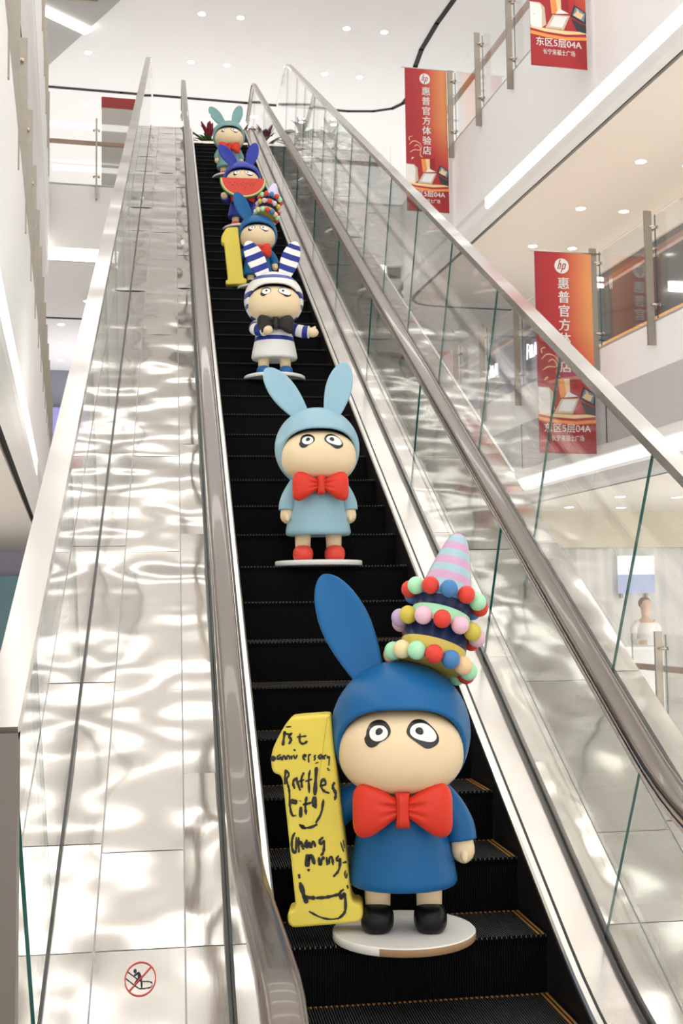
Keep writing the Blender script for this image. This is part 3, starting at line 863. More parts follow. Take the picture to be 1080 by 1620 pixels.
# --- numeral, drawn in picture units of its front
NUM = [(424.4, 1184.4), (432, 1165), (454.4, 1127.8), (470, 1126), (517.8, 1123), (521.5, 1127), (526, 1170), (537, 1270), (551, 1406.7), (567.8, 1407.8), (570, 1435.6), (510, 1441), (450, 1445.6), (447.8, 1420), (462.2, 1416.7), (452, 1310), (442.2, 1215.6), (425.6, 1212)]
def numeral(t, ink):
    nx = lambda x: (x-633)*.00206
    nz = lambda y: (1467-y)*.00207
    P = [(nx(x), nz(y)) for x, y in NUM]
    # denser outline with rounded corners
    P2 = []
    for i in range(len(P)):
        a, b = Vector(P[i]), Vector(P[(i+1) % len(P)]); L = (b-a).length; k = max(1, int(L/.045))
        P2 += [tuple(a+(b-a)*j/k) for j in range(k)]
    P2 = chaikin(P2, 3)
    n = len(P2)
    area = sum(P2[i][0]*P2[(i+1) % n][1]-P2[(i+1) % n][0]*P2[i][1] for i in range(n))
    sg = 1 if area > 0 else -1
    nor = []
    for i in range(n):
        a, b = Vector(P2[i-1]), Vector(P2[(i+1) % n]); d = (b-a).normalized(); nor.append(Vector((d.y, -d.x))*sg)
    for _ in range(3): nor = [((nor[i-1]+nor[i]*2+nor[(i+1) % n]).normalized()) for i in range(n)]
    rings = []
    for off, y in ((.011, .062), (.006, .0605), (.002, .056), (0, .047), (0, -.047), (.002, -.056), (.006, -.0605), (.011, -.062)):
        rings.append([(P2[i][0]-nor[i].x*off, y-.01, P2[i][1]-nor[i].y*off) for i in range(n)])
    mb = MB(); mb.loft(rings, 0, True); no = mb.build('numeral', NUMY, t, 'yellow figure one held beside the dress')
    if ink:
        mb = MB()
        fn = lambda u, v: (nx(u/4.5+400), -.0735-.0006, nz(v/4.5+1100))
        st = [
         ([(215, 215), (208, 260), (200, 315)], 13), ([(268, 228), (238, 252), (265, 272), (243, 305)], 12), ([(325, 232), (318, 290), (345, 308), (378, 285)], 11), ([(300, 258), (372, 250)], 9), ([(222, 188), (262, 186)], 6), ([(205, 230), (255, 240)], 8),
         ([(108, 405), (150, 400)], 22), ([(185, 375), (155, 388), (165, 415), (186, 385), (188, 416)], 9), ([(197, 416), (199, 385), (214, 385), (217, 414)], 9), ([(227, 412), (229, 384), (246, 384), (249, 412)], 9), ([(262, 382), (262, 410)], 9), ([(275, 342), (292, 350)], 8), ([(275, 378), (288, 410), (303, 378)], 9), ([(343, 392), (368, 388), (355, 374), (338, 395), (362, 418)], 9), ([(385, 432), (383, 380), (402, 377)], 9), ([(437, 380), (422, 393), (436, 405), (420, 417)], 8), ([(478, 375), (452, 390), (465, 412), (484, 380), (488, 412)], 10), ([(499, 412), (498, 385), (513, 382)], 9), ([(517, 385), (523, 408), (536, 382), (528, 455)], 8), ([(515, 475), (525, 470), (520, 485), (538, 484)], 6), ([(430, 438), (455, 430)], 6),
         ([(222, 478), (212, 530), (212, 580)], 13), ([(222, 482), (248, 512), (218, 545), (236, 585), (246, 640), (243, 705), (258, 795), (292, 790)], 11), ([(292, 538), (266, 562), (282, 610)], 12), ([(295, 530), (300, 560), (322, 622)], 12), ([(350, 498), (328, 540), (335, 605)], 12), ([(308, 562), (352, 548)], 9), ([(395, 482), (382, 530), (386, 640)], 11), ([(358, 560), (408, 545)], 10), ([(440, 462), (434, 540), (425, 655)], 17), ([(460, 592), (512, 582), (492, 540), (465, 572), (482, 625), (532, 642)], 13), ([(568, 566), (550, 600), (580, 642), (567, 690)], 14),
         ([(248, 692), (300, 702)], 20), ([(322, 690), (320, 694)], 14), ([(325, 730), (322, 805)], 15), ([(368, 662), (355, 720), (362, 785)], 13), ([(338, 718), (402, 704)], 11), ([(424, 662), (418, 725), (440, 730)], 26), ([(488, 682), (472, 780), (430, 842)], 13), ([(312, 850), (345, 876), (398, 872), (442, 850)], 12), ([(315, 855), (358, 880)], 16),
         ([(282, 905), (262, 935), (254, 1000), (274, 1052), (290, 1025), (290, 935)], 12), ([(306, 935), (308, 1042)], 10), ([(306, 990), (325, 960), (340, 1022)], 14), ([(368, 955), (350, 990), (365, 1010), (378, 965), (388, 1012)], 16), ([(398, 1012), (400, 972), (418, 970), (424, 1006)], 13), ([(484, 938), (450, 962), (470, 992), (490, 950), (486, 1040), (462, 1062)], 13),
         ([(372, 1052), (365, 1138)], 22), ([(370, 1098), (398, 1050), (418, 1122)], 17), ([(450, 1070), (456, 1138), (472, 1082), (492, 1074)], 15), ([(505, 1070), (508, 1128)], 10), ([(520, 1122), (524, 1075), (546, 1072), (550, 1128)], 12), ([(592, 1062), (568, 1090), (596, 1102), (602, 1070), (597, 1160), (550, 1205)], 13), ([(375, 1150), (376, 1168)], 12),
         ([(306, 1185), (310, 1215)], 12), ([(312, 1240), (335, 1310), (345, 1355), (368, 1378)], 20), ([(335, 1340), (420, 1346)], 17), ([(420, 1346), (500, 1343), (590, 1322)], 14), ([(625, 1288), (592, 1310), (602, 1362), (632, 1300), (637, 1400), (630, 1450), (578, 1487)], 14), ([(374, 1434), (450, 1475), (530, 1492), (602, 1478)], 9),
         ([(605, 970), (628, 1040)], 6), ([(625, 955), (634, 1015)], 6), ([(618, 1112), (648, 1104)], 9), ([(640, 1160), (630, 1190), (644, 1222), (650, 1178)], 7), ([(648, 1260), (655, 1285)], 9)]
        for p, w in st: mb.ribbon(p, w*1.45, fn)
        for fi in range(len(mb.f)): mb.f[fi] = mb.f[fi]
        mb.build('handwriting', INK, no)
    return no
BC = dict(red=(.70, .06, .04), mint=(.42, .78, .50), blue=(.07, .22, .46), pink=(.78, .50, .60), lilac=(.55, .40, .62), olive=(.60, .50, .08), peach=(.85, .58, .32), cream=(.82, .68, .38), navy=(.012, .022, .075), yel=(.62, .48, .10), sky=(.13, .36, .62))
BM = {k: smat('bead_'+k, v, .3) for k, v in BC.items()}
def cone_mat():
    m, nt, p = newmat('cone_spiral'); p.inputs['Roughness'].default_value = .35; p.inputs['Coat Weight'].default_value = .2
    tc = nt.nodes.new('ShaderNodeTexCoord'); sp = nt.nodes.new('ShaderNodeSeparateXYZ')
    nt.links.new(tc.outputs['Object'], sp.inputs[0])
    # height along the tilted axis of the hat
    ax = HAT_AX; dot = nt.nodes.new('ShaderNodeVectorMath'); dot.operation = 'DOT_PRODUCT'; dot.inputs[1].default_value = ax
    nt.links.new(tc.outputs['Object'], dot.inputs[0])
    mu = nt.nodes.new('ShaderNodeMath'); mu.operation = 'MULTIPLY'; mu.inputs[1].default_value = 1/.058
    fr = nt.nodes.new('ShaderNodeMath'); fr.operation = 'FRACT'
    nt.links.new(dot.outputs['Value'], mu.inputs[0]); nt.links.new(mu.outputs[0], fr.inputs[0])
    cr = nt.nodes.new('ShaderNodeValToRGB'); el = cr.color_ramp.elements
    el[0].position = .44; el[0].color = (.58, .33, .50, 1); el[1].position = .56; el[1].color = (.34, .52, .57, 1)
    e = el.new(.97); e.color = (.34, .52, .57, 1); e = el.new(1.0); e.color = (.58, .33, .50, 1)
    nt.links.new(fr.outputs[0], cr.inputs[0]); nt.links.new(cr.outputs[0], p.inputs['Base Color']); return m
HAT_AX = Vector((.255, .27, .93)).normalized()
CONEM = cone_mat(); CONEL = smat('cone_lavender', (.66, .60, .76), .4)
def party_hat(t, cone):
    base = Vector((.098, .0, .850)); ax = HAT_AX
    a1 = ax.cross(Vector((0, 1, 0))).normalized(); a2 = ax.cross(a1).normalized()
    P = lambda h, r, an: base+ax*h+a1*(r*math.cos(an))+a2*(r*math.sin(an))
    seg = [(.006, .110, 'yel'), (.075, .112, 'yel'), (.077, .111, 'navy'), (.135, .106, 'navy'), (.137, .105, 'mint'), (.188, .100, 'mint'), (.190, .099, 'navy'), (.224, .096, 'navy'), (.226, .098, 'sky'), (.252, .096, 'sky'), (.254, .088, 'cone')]
    cs = [(.29, .082), (.33, .073), (.37, .062), (.41, .050), (.44, .039), (.458, .030), (.470, .019), (.476, .006)]
    mats = [BM['yel'], BM['navy'], BM['mint'], BM['sky'], cone]; ix = dict(yel=0, navy=1, mint=2, sky=3, cone=4)
    rings = []; mi = []
    for h, r, c in seg: rings.append([P(h, r, 2*PI*j/40) for j in range(40)]); mi.append(ix[c])
    for h, r in cs: rings.append([P(h, r, 2*PI*j/40) for j in range(40)]); mi.append(4)
    mb = MB(); mb.loft(rings, mi[:-1], True); ho = mb.build('party_hat', mats, t, 'striped party hat wrapped in three bead strings')
    # three strings, colours listed left to right across the front
    rows = [(.018, .132, .0305, ['mint', 'cream', 'mint', 'red', 'blue', 'peach', 'mint', 'red'], 14),
            (.135, .134, .0300, ['lilac', 'olive', 'pink', 'red', 'pink', 'olive', 'pink', 'red'], 13),
            (.242, .123, .0295, ['red', 'mint', 'red', 'blue', 'red', 'mint', 'red', 'blue'], 12)]
    # angle that faces the viewer
    best = max(range(360), key=lambda d: -(P(0, 1, rad(d))-base).y); left = -1 if (P(0, 1, rad(best+10))-P(0, 1, rad(best))).x > 0 else 1
    first = {}
    for h, r, br, cols, n in rows:
        for i in range(n):
            an = rad(best)+left*(-1)*2*PI*(i-3)/n*1.0
            c = cols[i % len(cols)]; p = P(h, r, an)
            if (br, c) in first:
                o = first[(br, c)].copy(); COL.objects.link(o); o.parent = ho
            else:
                mb = MB(); mb.ball((0, 0, 0), (br, br, br), 20, 14); o = mb.build('bead', BM[c], ho); first[(br, c)] = o
            o.location = p
NOS = lambda k: .4*C30*k+.075
def C_(r, g, b): return (r, g, b)
BLUE = smat('statue_blue', (.008, .115, .31)); PALE = smat('statue_pale_blue', (.29, .47, .56)); TEAL = smat('statue_teal', (.20, .37, .37))
NAVY = smat('statue_ultramarine', (.028, .045, .34), .28); SHB = smat('shoe_black', (.004, .004, .005), .34); SHR = smat('shoe_red', (.74, .07, .045), .35); SHU = smat('shoe_blue', (.02, .12, .34), .35)
SW = (.82, .80, .77); SN = (.018, .035, .26)
STW = smat('stripe_white', SW, .35, .0); STN = smat('stripe_navy', SN, .33, .0)
HOODST = stripes_mat('hood_stripes', [(.475, .505), (.560, .592), (.640, .685), (.782, .818)], SW, SN)

ARM1 = ([(-.095, .0, .475), (-.16, .01, .435), (-.205, .02, .40), (-.235, .02, .37)], [(.095, .0, .475), (.155, .0, .41), (.188, -.006, .35), (.196, -.01, .305)])
EAR1 = [((-.098, .015, .820), (-.258, .035, 1.160)), None]
s = statue('large blue rabbit statue holding a yellow numeral one covered in black handwriting',
           (-.030, NOS(0)-.015, 0), rad(-10), 1.075, BLUE, BLUE, SHB, ears=EAR1, arms=ARM1, bowk=1.0, raw_edge=True, ear_w=.168, disc_r=.236)
s.scale.z *= 1.035
numeral(s, True); party_hat(s, CONEM)
statue('pale blue rabbit statue with red bow tie and red shoes, arms hanging down', (-.022, NOS(7), 1.4), rad(-1), 1.04, PALE, PALE, SHR, disc_r=.238)
ARM3 = ([(-.095, .0, .47), (-.150, -.04, .415), (-.135, -.10, .385), (-.085, -.145, .375)], [(.095, .0, .45), (.150, -.03, .41), (.215, -.06, .385), (.268, -.075, .377)])
statue('navy and white striped rabbit statue with black bow tie and one arm stretched out', (-.026, NOS(15), 3.0), rad(-1), 1.04, HOODST, None, SHU, bow=BOWK,
       ears=[((-.070, .015, .835), (-.205, .03, 1.145)), ((.080, .015, .835), (.185, .03, 1.150))], arms=ARM3, hands=((.3, 0, .6), (0, -.3, 1)), thin=True, striped=(STW, STN), bow_z=.42, bowk=.88, disc_r=.238).scale.z *= .985
s = statue('small blue rabbit statue holding a plain yellow numeral one, behind the striped statue', (.020, NOS(22), 4.4), rad(-2), .87, BLUE, BLUE, SHB, ears=EAR1, arms=ARM1, thin=True, ear_w=.165)
s.scale.z *= 1.04
numeral(s, False); party_hat(s, CONEL)
ARM5 = ([(-.095, .0, .46), (-.165, -.05, .40), (-.205, -.13, .36), (-.222, -.185, .365)], [(.095, .0, .46), (.160, -.05, .40), (.190, -.13, .36), (.205, -.185, .365)])
s = statue('dark blue rabbit statue holding a watermelon slice before its mouth', (.010, NOS(29), 5.8), rad(-1), 1.01, NAVY, NAVY, SHR, arms=ARM5, thin=True, bow_z=.40)
# watermelon slice: rind, pith, flesh and seeds
def slice_pts(k, top):
    pts = [(-.28*k, top), (.28*k, top)]
    for i in range(1, 24):
        a = PI*i/24; pts.append((.28*k*math.cos(a), top-.235*k*math.sin(a)**.9))
    return pts
ws = MB()
for k, d, mi in ((1.0, .022, 0), (.962, .024, 1), (.905, .026, 2)):
    ws.prism(slice_pts(k, .565), lambda x, z: (x, -.265-d, z), lambda x, z: (x, -.265+d, z), mi)
wo = ws.build('watermelon_slice', [smat('rind_green', (.20, .42, .06)), smat('pith_pale', (.75, .72, .40)), smat('melon_red', (.74, .075, .05))], s, 'red watermelon slice with green rind')
sd = MB()
for i, (x, z) in enumerate([(-.16, .60), (-.125, .575), (-.10, .605), (-.075, .585), (-.055, .56), (-.03, .59), (-.01, .565), (.02, .545), (.0, .605), (.035, .585), (.06, .60), (.085, .575), (.11, .595), (.14, .605), (.125, .57), (-.14, .57), (.01, .52)]):
    sd.ball((x, -.2915, z-.095), (.004, .002, .007), 8, 6)
sd.build('seed', INK, wo)
statue('teal rabbit statue with red bow tie, farthest up beside the plants', (-.003, NOS(38), 7.6), rad(0), 1.04, TEAL, TEAL, SHR, thin=True)

# ================================================================== BALUSTRADES OF THE FLOORS
def post_mesh(w=.08, d=.03, h=1.62):
    mb = MB(); mb.box((-w/2, -d/2, 0), (w/2, d/2, h)); mb.box((-w/2-.012, -d/2-.002, 0), (-w/2, d/2+.002, h)); return mb
def clamp_mesh(dx):
    mb = MB()
    for z in (.48, 1.42):
        for y in (-.05, .05):
            mb.tube([(0, y, z), (dx, y, z)], .012, 10); mb.tube([(dx-.006, y, z), (dx+.006, y, z)], .024, 12)
        mb.box((min(0, dx*.5)-.01, -.05, z-.012), (max(0, dx*.5)+.01, .05, z+.012))
    return mb
def fence(label, c, b0, z, posts, side, b_end, along='b', rail=True, wide=.08):
    """posts stand on the void side of the slab edge; panes and wooden rail behind them"""
    rz = ROTB if along == 'b' else ROTB-PI/2
    org = Bw(c, b0, z) if along == 'b' else Bw(c, b0, z)
    t = thing('glass_balustrade', label, 'balustrade', org, rz, 'floor balustrades of the atrium')
    pm = None
    for p in posts:
        if pm is None:
            a = post_mesh(wide).build('post', M['post'], t); k = clamp_mesh(side*.09).build('clamp', M['guide'], a); pm = (a, k)
        else:
            a = pm[0].copy(); COL.objects.link(a); a.parent = t
            k = pm[1].copy(); COL.objects.link(k); k.parent = a
        a.location = (0, p, -.31)
    ed = [0]+[p for p in posts]+[b_end]
    ed = sorted(set(ed))
    for p, q in zip(ed[:-1], ed[1:]):
        if q-p < .1: continue
        mb = MB(); mb.box((side*.09-.006, p+.004, -.02), (side*.09+.006, q-.004, 1.27)); mb.m = [1, 0, 1, 1, 0, 0]
        mb.build('glass_pane', [M['glass'], M['teal']], t)
    if rail:
        mb = MB(); mb.box((side*.15-.035, 0, .83), (side*.15+.035, b_end, .90)); mb.build('wooden_rail', M['wood'], t)
        mb = MB()
        for p in posts: mb.box((min(0, side*.15), p-.008, .855), (max(0, side*.15), p+.008, .875))
        mb.build('rail_bracket', M['guide'], t)
    return t
fence('glass balustrade with steel posts on the upper right balcony, two red banners on it', CR-.05, -2, FL3, [.8+1.44*i+.0 for i in range(12)] and [2.2, 3.64, 5.1, 6.55, 7.98, 9.43, 10.42, 11.87, 13.25, 14.70, 16.15, 17.60], 1, 18.4)
fence('glass balustrade with steel posts on the middle right floor, before the dark shop', CR-.05, 0, FL2, [1.2, 2.65, 4.1, 5.55, 7.0, 8.46, 9.97, 11.3, 12.70, 14.25, 15.62, 17.07, 18.5, 19.95, 21.4], 1, 24)
fence('glass balustrade with pale steel posts on the middle left floor, at the left picture edge', CL+.01, 1, FL2, [.26+1.42*i for i in range(16)], -1, 23.5)
fence('glass balustrade with brown steel posts on the upper left balcony', CL-.02, 6, FL3, [.55+1.42*i for i in range(9)], -1, 12.9)
fence('ground floor glass balustrade with grey post and wooden rail at the right edge', CR-.05, 2, FL1+.02, [.75, 2.2, 3.65, 5.1, 6.55], 1, 7.4)
fence('short glass balustrade on the far landing left of the escalator, one slim post', -2.2, BB-.06, FL3, [1.52], -1, 2.55, 'c')
fence('short glass balustrade on the far landing right of the escalator', 1.75, BB-.06, FL3, [.93, 2.4], -1, 3.6, 'c')

# ================================================================== BANNERS
def banner_mat():
    m, nt, p = newmat('banner_print'); p.inputs['Roughness'].default_value = .55
    tc = nt.nodes.new('ShaderNodeTexCoord'); sp = nt.nodes.new('ShaderNodeSeparateXYZ'); nt.links.new(tc.outputs['Object'], sp.inputs[0])
    # printed crimson to orange design
    gx = nt.nodes.new('ShaderNodeMapRange'); gx.inputs['From Min'].default_value = -.80; gx.inputs['From Max'].default_value = 0
    nt.links.new(sp.outputs['X'], gx.inputs[0])
    gz = nt.nodes.new('ShaderNodeMapRange'); gz.inputs['From Min'].default_value = -2.6; gz.inputs['From Max'].default_value = -1.0
    nt.links.new(sp.outputs['Z'], gz.inputs[0])
    mu = nt.nodes.new('ShaderNodeMath'); mu.operation = 'MULTIPLY'; nt.links.new(gx.outputs[0], mu.inputs[0]); nt.links.new(gz.outputs[0], mu.inputs[1])
    cr = nt.nodes.new('ShaderNodeValToRGB'); el = cr.color_ramp.elements
    el[0].position = .0; el[0].color = (.36, .018, .03, 1); el[1].position = .93; el[1].color = (.80, .32, .12, 1)
    e = el.new(.42); e.color = (.48, .035, .035, 1); e = el.new(.62); e.color = (.62, .12, .06, 1)
    nt.links.new(mu.outputs[0], cr.inputs[0]); nt.links.new(cr.outputs[0], p.inputs['Base Color']); return m
BAN = banner_mat(); BWH = pmat('print_white', (.82, .80, .78), .55); BOR = pmat('print_orange', (.85, .30, .08), .55); BYE = pmat('print_glow', (.88, .62, .34), .55)
BDK = pmat('print_dark', (.03, .035, .045), .5); BGR = pmat('print_grey', (.55, .54, .52), .5); BTN = pmat('print_tan', (.62, .50, .36), .5); BRD = pmat('print_deep_red', (.33, .016, .02), .55); BLG = pmat('print_bluegrey', (.20, .28, .36), .5)
def banner(label, c, b, ztop, w=.79, h=2.62):
    t = thing('shop_banner', label, 'banner', Bw(c, b, ztop), ROTB, 'red shop banners on the balcony posts')
    mb = MB(); nx, nz = 10, 30; vs = []; fs = []
    wv = lambda x, z: .0006*math.sin(x*7+z*1.3)*min(1, -z*1.5)
    for side in (0, 1):
        for j in range(nz+1):
            for i in range(nx+1):
                x = -w+w*i/nx; z = -h*j/nz; vs.append((x, wv(x, z)+side*.004, z))
    N = (nx+1)*(nz+1)
    for side in (0, 1):
        for j in range(nz):
            for i in range(nx):
                a = side*N+j*(nx+1)+i; q = [a, a+nx+1, a+nx+2, a+1]; fs.append(q if side == 0 else q[::-1])
    mb.add(vs, fs, 0, True); cloth = mb.build('banner_cloth', BAN, t)
    mb = MB(); mb.tube([(-w-.06, 0, .008), (.14, 0, .008)], .009, 10); mb.build('hanging_rod', M['guide'], t)
    mb = MB(); mb.tube([(-w, 0, -h-.006), (0, 0, -h-.006)], .010, 10); mb.build('bottom_rod', BRD, t)
    F = lambda x, z, o=.0030: (x-w, wv(x-w, z)-o-.0022, z)
    lay = lambda o: (lambda x, z: F(x, z, o))
    # round emblem
    mb = MB(); cx, cz, R = .375, -.178, .100; n = 40
    mb.add([F(cx+R*math.cos(2*PI*i/n), cz+R*math.sin(2*PI*i/n)) for i in range(n)], [list(range(n))])
    mb.build('round_emblem', BWH, t)
    mb = MB()
    sh = .30
    def sk(x, y): return F(cx+x+sh*y, cz+y, .0052)
    def bar(x0, y0, x1, y1): mb.add([sk(x0, y0), sk(x1, y0), sk(x1, y1), sk(x0, y1)], [(0, 1, 2, 3)])
    bar(-.052, -.045, -.038, .085); bar(-.022, -.045, -.008, .022); bar(-.044, .022, -.012, .034)
    bar(.008, -.088, .022, .034); bar(.022, .022, .044, .034); bar(.022, -.045, .044, -.033); bar(.040, -.040, .054, .028)
    mb.build('emblem_letters', BRD, t)
    # column of characters
    mb = MB()
    for i, ch in enumerate('惠普官方体验店'):
        add_text(mb, ch, .168, lambda x, y, i=i: F(.392+x, -.405-.183*i+y), 0, .0042)
    add_text(mb, '东区5层04A', .125, lambda x, y: F(.395+x, -2.305+y), 0, .002, width=.64)
    add_text(mb, '长宁来福士广场', .082, lambda x, y: F(.395+x, -2.435+y), 0, .001, width=.45)
    mb.build('lettering', BWH, t)
    # printed picture: box, open laptop, tablet, glowing stage, line flourish
    mb = MB()
    def P(pts, mi, o): mb.add([F(x, z, o) for x, z in pts], [list(range(len(pts)))], mi)
    P([(0, -2.62), (.79, -2.62), (.79, -2.19), (.5, -2.215), (.25, -2.20), (0, -2.17)], 6, .0012)
    P([(0, -2.21), (.25, -2.245), (.5, -2.26), (.79, -2.235), (.79, -2.19), (.5, -2.215), (.25, -2.20), (0, -2.165)], 2, .0016)
    P([(.0, -2.13), (.2, -2.165), (.5, -2.18), (.79, -2.15), (.79, -2.12), (.5, -2.13), (.2, -2.12), (0, -2.10)], 1, .0018)
    P([(.0, -2.09), (.05, -2.115), (.16, -2.115), (.17, -1.80), (.0, -1.775)], 0, .002)
    P([(.16, -2.115), (.225, -2.07), (.205, -1.835), (.14, -1.775), (.0, -1.775), (.17, -1.80)], 5, .0021)
    P([(.045, -1.93), (.06, -1.945), (.075, -1.93), (.06, -1.937)], 6, .0026)
    P([(.27, -1.655), (.535, -1.64), (.555, -1.90), (.30, -1.925)], 4, .002)
    P([(.28, -1.67), (.36, -1.665), (.40, -1.90), (.305, -1.915)], 2, .0024)
    P([(.36, -1.665), (.44, -1.66), (.44, -1.84), (.39, -1.86)], 1, .0025)
    P([(.36, -1.91), (.41, -1.83), (.55, -1.89)], 0, .0026)
    P([(.32, -1.925), (.565, -1.915), (.47, -2.12), (.21, -2.115)], 5, .002)
    P([(.345, -1.94), (.53, -1.93), (.45, -2.09), (.27, -2.085)], 0, .0022)
    P([(.63, -1.76), (.79, -1.85), (.79, -2.02), (.735, -2.00), (.57, -1.92)], 3, .002)
    P([(.645, -1.79), (.78, -1.865), (.76, -1.98), (.60, -1.905)], 7, .0024)
    P([(.61, -1.90), (.66, -1.85), (.67, -1.80), (.70, -1.86), (.76, -1.88), (.72, -1.95), (.66, -1.93)], 1, .0026)
    P([(.58, -1.95), (.735, -2.02), (.79, -2.03), (.79, -2.14), (.66, -2.12)], 3, .0019)
    mb.build('printed_picture', [BWH, BYE, BOR, BDK, BRD, BTN, BRD, BLG], t)
    mb = MB()
    fl = lay(.0028)
    for pts in ([(.06, -1.42), (.13, -1.34), (.24, -1.36), (.30, -1.44), (.26, -1.52), (.16, -1.50), (.07, -1.56)], [(.07, -1.34), (.05, -1.28), (.12, -1.26)], [(.15, -1.45), (.22, -1.40), (.29, -1.50), (.25, -1.60), (.31, -1.64)], [(.10, -1.66), (.16, -1.64), (.09, -1.69)]):
        mb.ribbon(pts, .012, fl)
    mb.build('line_flourish', BYE, t)
    return t
banner('red shop banner on the upper balcony whose emblem and whole column show', CR-.10, 15.66, 10.82)
banner('red shop banner cut off by the top edge of the picture', CR-.10, 9.86, 10.82)
banner('large red shop banner on the middle floor, lower half seen through glass', CR-.10, 9.93, 5.72)

# ================================================================== SMALL THINGS AROUND
# flowering plants at the top landing
def leaf(mb, base, d, L, w, droop, mi):
    base = Vector(base); d = Vector(d).normalized(); side = d.cross(Vector((0, 0, 1)))
    if side.length < .05: side = Vector((1, 0, 0))
    side.normalize(); n = 7; up = []; 
    rows = []
    for i in range(n+1):
        t = i/n; p = base+d*(L*t)+Vector((0, 0, -droop*L*t*t)); ww = w*math.sin(PI*min(1, .12+.88*t))**.8*(1 if t < 1 else .05)
        rows.append([p-side*ww+Vector((0, 0, .25*ww)), p-Vector((0, 0, .004)), p+side*ww+Vector((0, 0, .25*ww)), p+Vector((0, 0, .004))])
    mb.loft(rows, mi, True)
def plant(label, pos, bract, scale, seed):
    rnd = random.Random(seed)
    t = thing('potted_plant', label, 'plant', pos, 0, None, scale)
    mb = MB(); mb.lathe([(.10, 0), (.12, .02), (.15, .24), (.16, .26), (.145, .265), (.13, .24), (.02, .235)], 28); mb.build('pot', pmat('pot_stone', (.30, .29, .28), .6), t)
    mb = MB()
    for i in range(20):
        a = 2*PI*i/20*2.4+rnd.random(); e = rnd.uniform(.25, 1.2)
        leaf(mb, (.02*math.cos(a), .02*math.sin(a), .24), (math.cos(a), math.sin(a), e), rnd.uniform(.25, .42), .026, rnd.uniform(.2, .6), 0)
    mb.build('leaves', pmat('leaf_green', (.10, .17, .06), .5, var=.3), t)
    mb = MB()
    for i in range(16):
        a = 2*PI*i/16*2.4+rnd.random(); e = rnd.uniform(.9, 2.6)
        leaf(mb, (.01*math.cos(a), .01*math.sin(a), .36), (math.cos(a), math.sin(a), e), rnd.uniform(.16, .30), .030, rnd.uniform(.0, .3), 0)
    mb.tube([(0, 0, .22), (0, 0, .40)], .012, 8)
    mb.build('flower', pmat('flower_'+str(seed), bract, .5, var=.25), t)
plant('potted plant with dark red bracts on the top landing, left behind the teal statue', (-.17, 17.4, 9.42), (.34, .02, .05), 1.4, 1)
plant('potted plant with purple bracts on the top landing, between teal statue and handrail', (.40, 17.5, 9.42), (.22, .04, .10), 1.5, 2)
plant('potted plant with dusty pink bracts on the top landing, seen through the handrail glass', (.93, 17.5, 9.75), (.52, .24, .26), 1.25, 3)

# red-topped board on the far landing
t = thing('store_board', 'grey board with a red header on the far landing, behind the left glass', 'sign board', Bw(-.57, BB+.35, FL3-.02), ROTB)
mb = MB(); mb.box((0, 0, 0), (.70, .08, 1.75)); mb.build('panel', pmat('board_grey', (.52, .49, .45), .5), t)
mb = MB(); mb.box((-.005, -.01, 1.75), (.705, .09, 1.97)); mb.build('header', pmat('board_red', (.34, .035, .03), .5), t)
# red board and its frame on the middle floor, far right
t = thing('red_display_board', 'red display board on the middle floor, seen through the slanted guard glass', 'display', Bw(6.32, 20, FL2), ROTB)
mb = MB(); mb.box((0, 0, .6), (.60, .06, 2.15)); mb.build('panel', pmat('display_red', (.55, .17, .16), .5), t)
mb = MB(); mb.box((.60, -.01, 0), (.68, .07, 2.2)); mb.box((.0, 0, 0), (.60, .05, .6)); mb.build('stand', pmat('display_frame', (.72, .68, .60), .5), t)
# neon signs of the far shop
def neon(label, b, z, strokes, k=.30):
    t = thing('neon_sign', label, 'sign', Bw(8.08, b, z), ROTB)
    mb = MB()
    for s_ in strokes: mb.tube([(0, -x*k, y*k) for x, y in s_], .015, 8)
    mb.build('tube', emat('neon_white', (.92, .95, 1), 3), t)
    mb = MB(); mb.box((.02, -2.0*k, -.3*k), (.05, .3*k, 1.3*k)); mb.build('backing', pmat('neon_back', (.16, .15, .20), .4), t)
zig = [[(0, 0), (.1, 1), (.3, .9)], [(.05, .5), (.3, .55)], [(.5, 0), (.5, .8), (.7, .8), (.55, .4), (.75, 0)], [(.9, .8), (.9, 0), (1.1, 0)], [(1.2, 0), (1.4, .8), (1.6, 0)], [(1.7, .8), (1.7, 0)]]
neon('white neon sign on the slate fascia, farther one, left', 20.9, 6.25, zig, .32)
neon('white neon sign on the slate fascia, nearer one, right', 18.6, 6.22, zig[::-1], .32)
neon('white neon sign low on the pale shop front, under the other two', 17.6, 5.0, zig, .32)
# low orange cabinet in the dark shop
t = thing('low_cabinet', 'long orange wood cabinet along the dark shop on the middle floor', 'cabinet', Bw(7.5, 9.6, FL2), ROTB)
mb = MB(); mb.box((0, 0, .05), (.5, 6, .95)); mb.build('body', M['orange'], t)
mb = MB(); mb.box((-.02, -.02, .95), (.52, 6.02, .99)); mb.build('top', pmat('cabinet_top', (.78, .42, .15), .4), t)
mb = MB(); mb.box((.04, .04, 0), (.46, 5.96, .05)); mb.build('plinth', M['black'], t)
